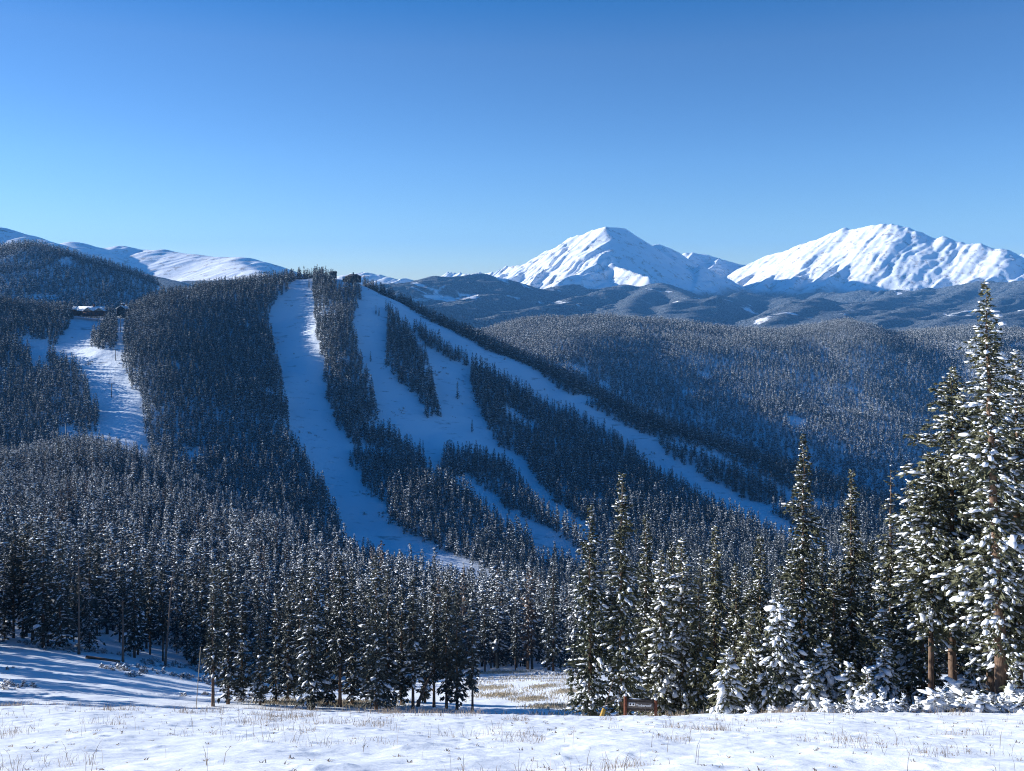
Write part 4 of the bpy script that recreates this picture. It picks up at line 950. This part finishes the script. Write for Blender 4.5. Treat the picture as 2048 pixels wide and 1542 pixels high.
# short dark tufts poking out of the snow
n2 = 520; Yc = 14.5+30*rs.random(n2)**.8; Xc = (rs.random(n2)-.5)*1.25*Yc; cc = np.repeat(np.arange(n2), 9)
X3 = Xc[cc]+rs.normal(size=len(cc))*.035; Y3 = Yc[cc]+rs.normal(size=len(cc))*.03
V3, F3 = stalks(X3, Y3, fg_full(X3, Y3), .03+.07*rs.random(len(cc)), .02+.012*rs.random(len(cc)), .5+.9*rs.random(len(cc)), rs)
# straw fringe on the brow
n4 = 9000; X4 = (rs.random(n4)-.5)*56; Y4 = 43+5*rs.random(n4); k = (fbm(X4/3, Y4/3, 88, 3) > .0) ; X4, Y4 = X4[k], Y4[k]
V4, F4 = stalks(X4, Y4, fg_full(X4, Y4), .10+.38*rs.random(len(X4))**1.6, .015+.012*rs.random(len(X4)), .2+.5*rs.random(len(X4)), rs)
tag(mesh_obj('dry_grass', np.concatenate([V1, V2, V3, V4]), np.concatenate([F1, F2+len(V1), F3+len(V1)+len(V2), F4+len(V1)+len(V2)+len(V3)]), M_STRAW), kind='stuff')
print('STALKS', len(F1), len(F4))
# golden meadow grass beyond the brow and brush half sunk in snow
PATCH = [(985, 1374, 42, 6), (1085, 1373, 30, 4), (1135, 1384, 30, 5), (1010, 1332, 60, 3), (1140, 1330, 30, 4), (1060, 1398, 40, 5), (1000, 1392, 40, 4), (640, 1408, 110, 6), (720, 1410, 90, 6), (1100, 1415, 50, 6), (560, 1408, 60, 4)]
PX, PY = [], []
for (u, v, wu, wv) in PATCH:
    n = int(wu*20)
    uu = u+rs.normal(size=n)*wu*.5; vv = v+rs.normal(size=n)*wv*.5
    for a_, b_ in zip(uu, vv):
        pass
    dgrid = np.linspace(70, 155, 300)
    d_u = np.array([np.interp(-vq, -row_at(np.full(300, float(u)), np.log(dgrid))[0], dgrid) for vq in np.linspace(v-3*wv, v+3*wv, 25)])
    dd = np.interp(vv, np.linspace(v-3*wv, v+3*wv, 25), d_u)
    PX.append(dd*(uu-1024)/F); PY.append(dd)
PX, PY = np.concatenate(PX), np.concatenate(PY)
n5 = 7000; y5 = 76+72*rs.random(n5); u5 = 930+250*rs.random(n5); x5 = y5*(u5-1024)/F; k = fbm(x5/7, y5/7, 66, 4) > .02; PX = np.concatenate([PX, x5[k]]); PY = np.concatenate([PY, y5[k]])
V5, F5 = stalks(PX, PY, hill_z(PX, PY), .12+.30*rs.random(len(PX)), .05+.04*rs.random(len(PX)), .2+.6*rs.random(len(PX)), rs)
tag(mesh_obj('meadow_grass', V5, F5, M_GOLD), kind='stuff')
# brush: instances of small frosted bushes
PB = []
for i in range(4):
    rs2 = np.random.default_rng(700+i)
    v, f, mi, sm = conifer_geo(rs2, .7, .55, nb=26, tuft=.20, blades=4, snow=.75, blob='oct', ssize=1.6, lump=.5, prof='cone', up=1.2, drp=.2, bare=0)
    PB.append(mesh_obj('brush_plant', v, f, (M_DEAD, M_TSNOW), midx=mi, smooth=sm, link=False))
nb_ = 9000; y = 72+85*rs.random(nb_); u = -150+1330*rs.random(nb_); x = y*(u-1024)/F
vv, ks = seg_of(u, y)
dens = fbm(x/8, y/8, 44, 3)
k = ((u < 520) & (ks < K['l4']+.25) & (dens > .28-.55*np.clip((ks-K['l3'])/1.0, 0, 1)+.25)) | ((u > 930) & (ks > K['l3']+.55) & (ks < K['l4']+.02) & (dens > .22))
k &= rs.random(nb_) < .75
x, y = x[k], y[k]; n = len(x)
rot = np.zeros((n, 3)); rot[:, 2] = rs.random(n)*6.28; s_ = (.35+.55*rs.random(n))*np.where(x > 0, .75, 1)
forest('brush', x, y, hill_z(x, y)-.1, rs.integers(0, 4, n), rot, np.stack([s_, s_, s_*.9], 1), PB)
print('BRUSH', n)

# scrub poking through the snow of the runs
x, y, u, v = RUNPTS
q = fbm(x/30, y/14, 133, 4)
spot = np.exp(-((u-735)/45)**2-((v-965)/45)**2)+.7*np.exp(-((u-830)/40)**2-((v-810)/30)**2)+.4*np.exp(-((u-1200)/160)**2-((v-860)/60)**2)
k = (q+.35*spot > .38+.30*rs.random(len(x)))
x, y = np.repeat(x[k], 3)+rs.normal(size=3*k.sum())*1.6, np.repeat(y[k], 3)+rs.normal(size=3*k.sum())*1.2; n = len(x)
rot = np.zeros((n, 3)); rot[:, 2] = rs.random(n)*6.28; s_ = 1.0+1.2*rs.random(n)
forest('scrub', x, y, hill_z(x, y)-.3, rs.integers(0, 4, n), rot, np.stack([s_*1.4, s_, s_*.8], 1), PB)
print('SCRUB', n)
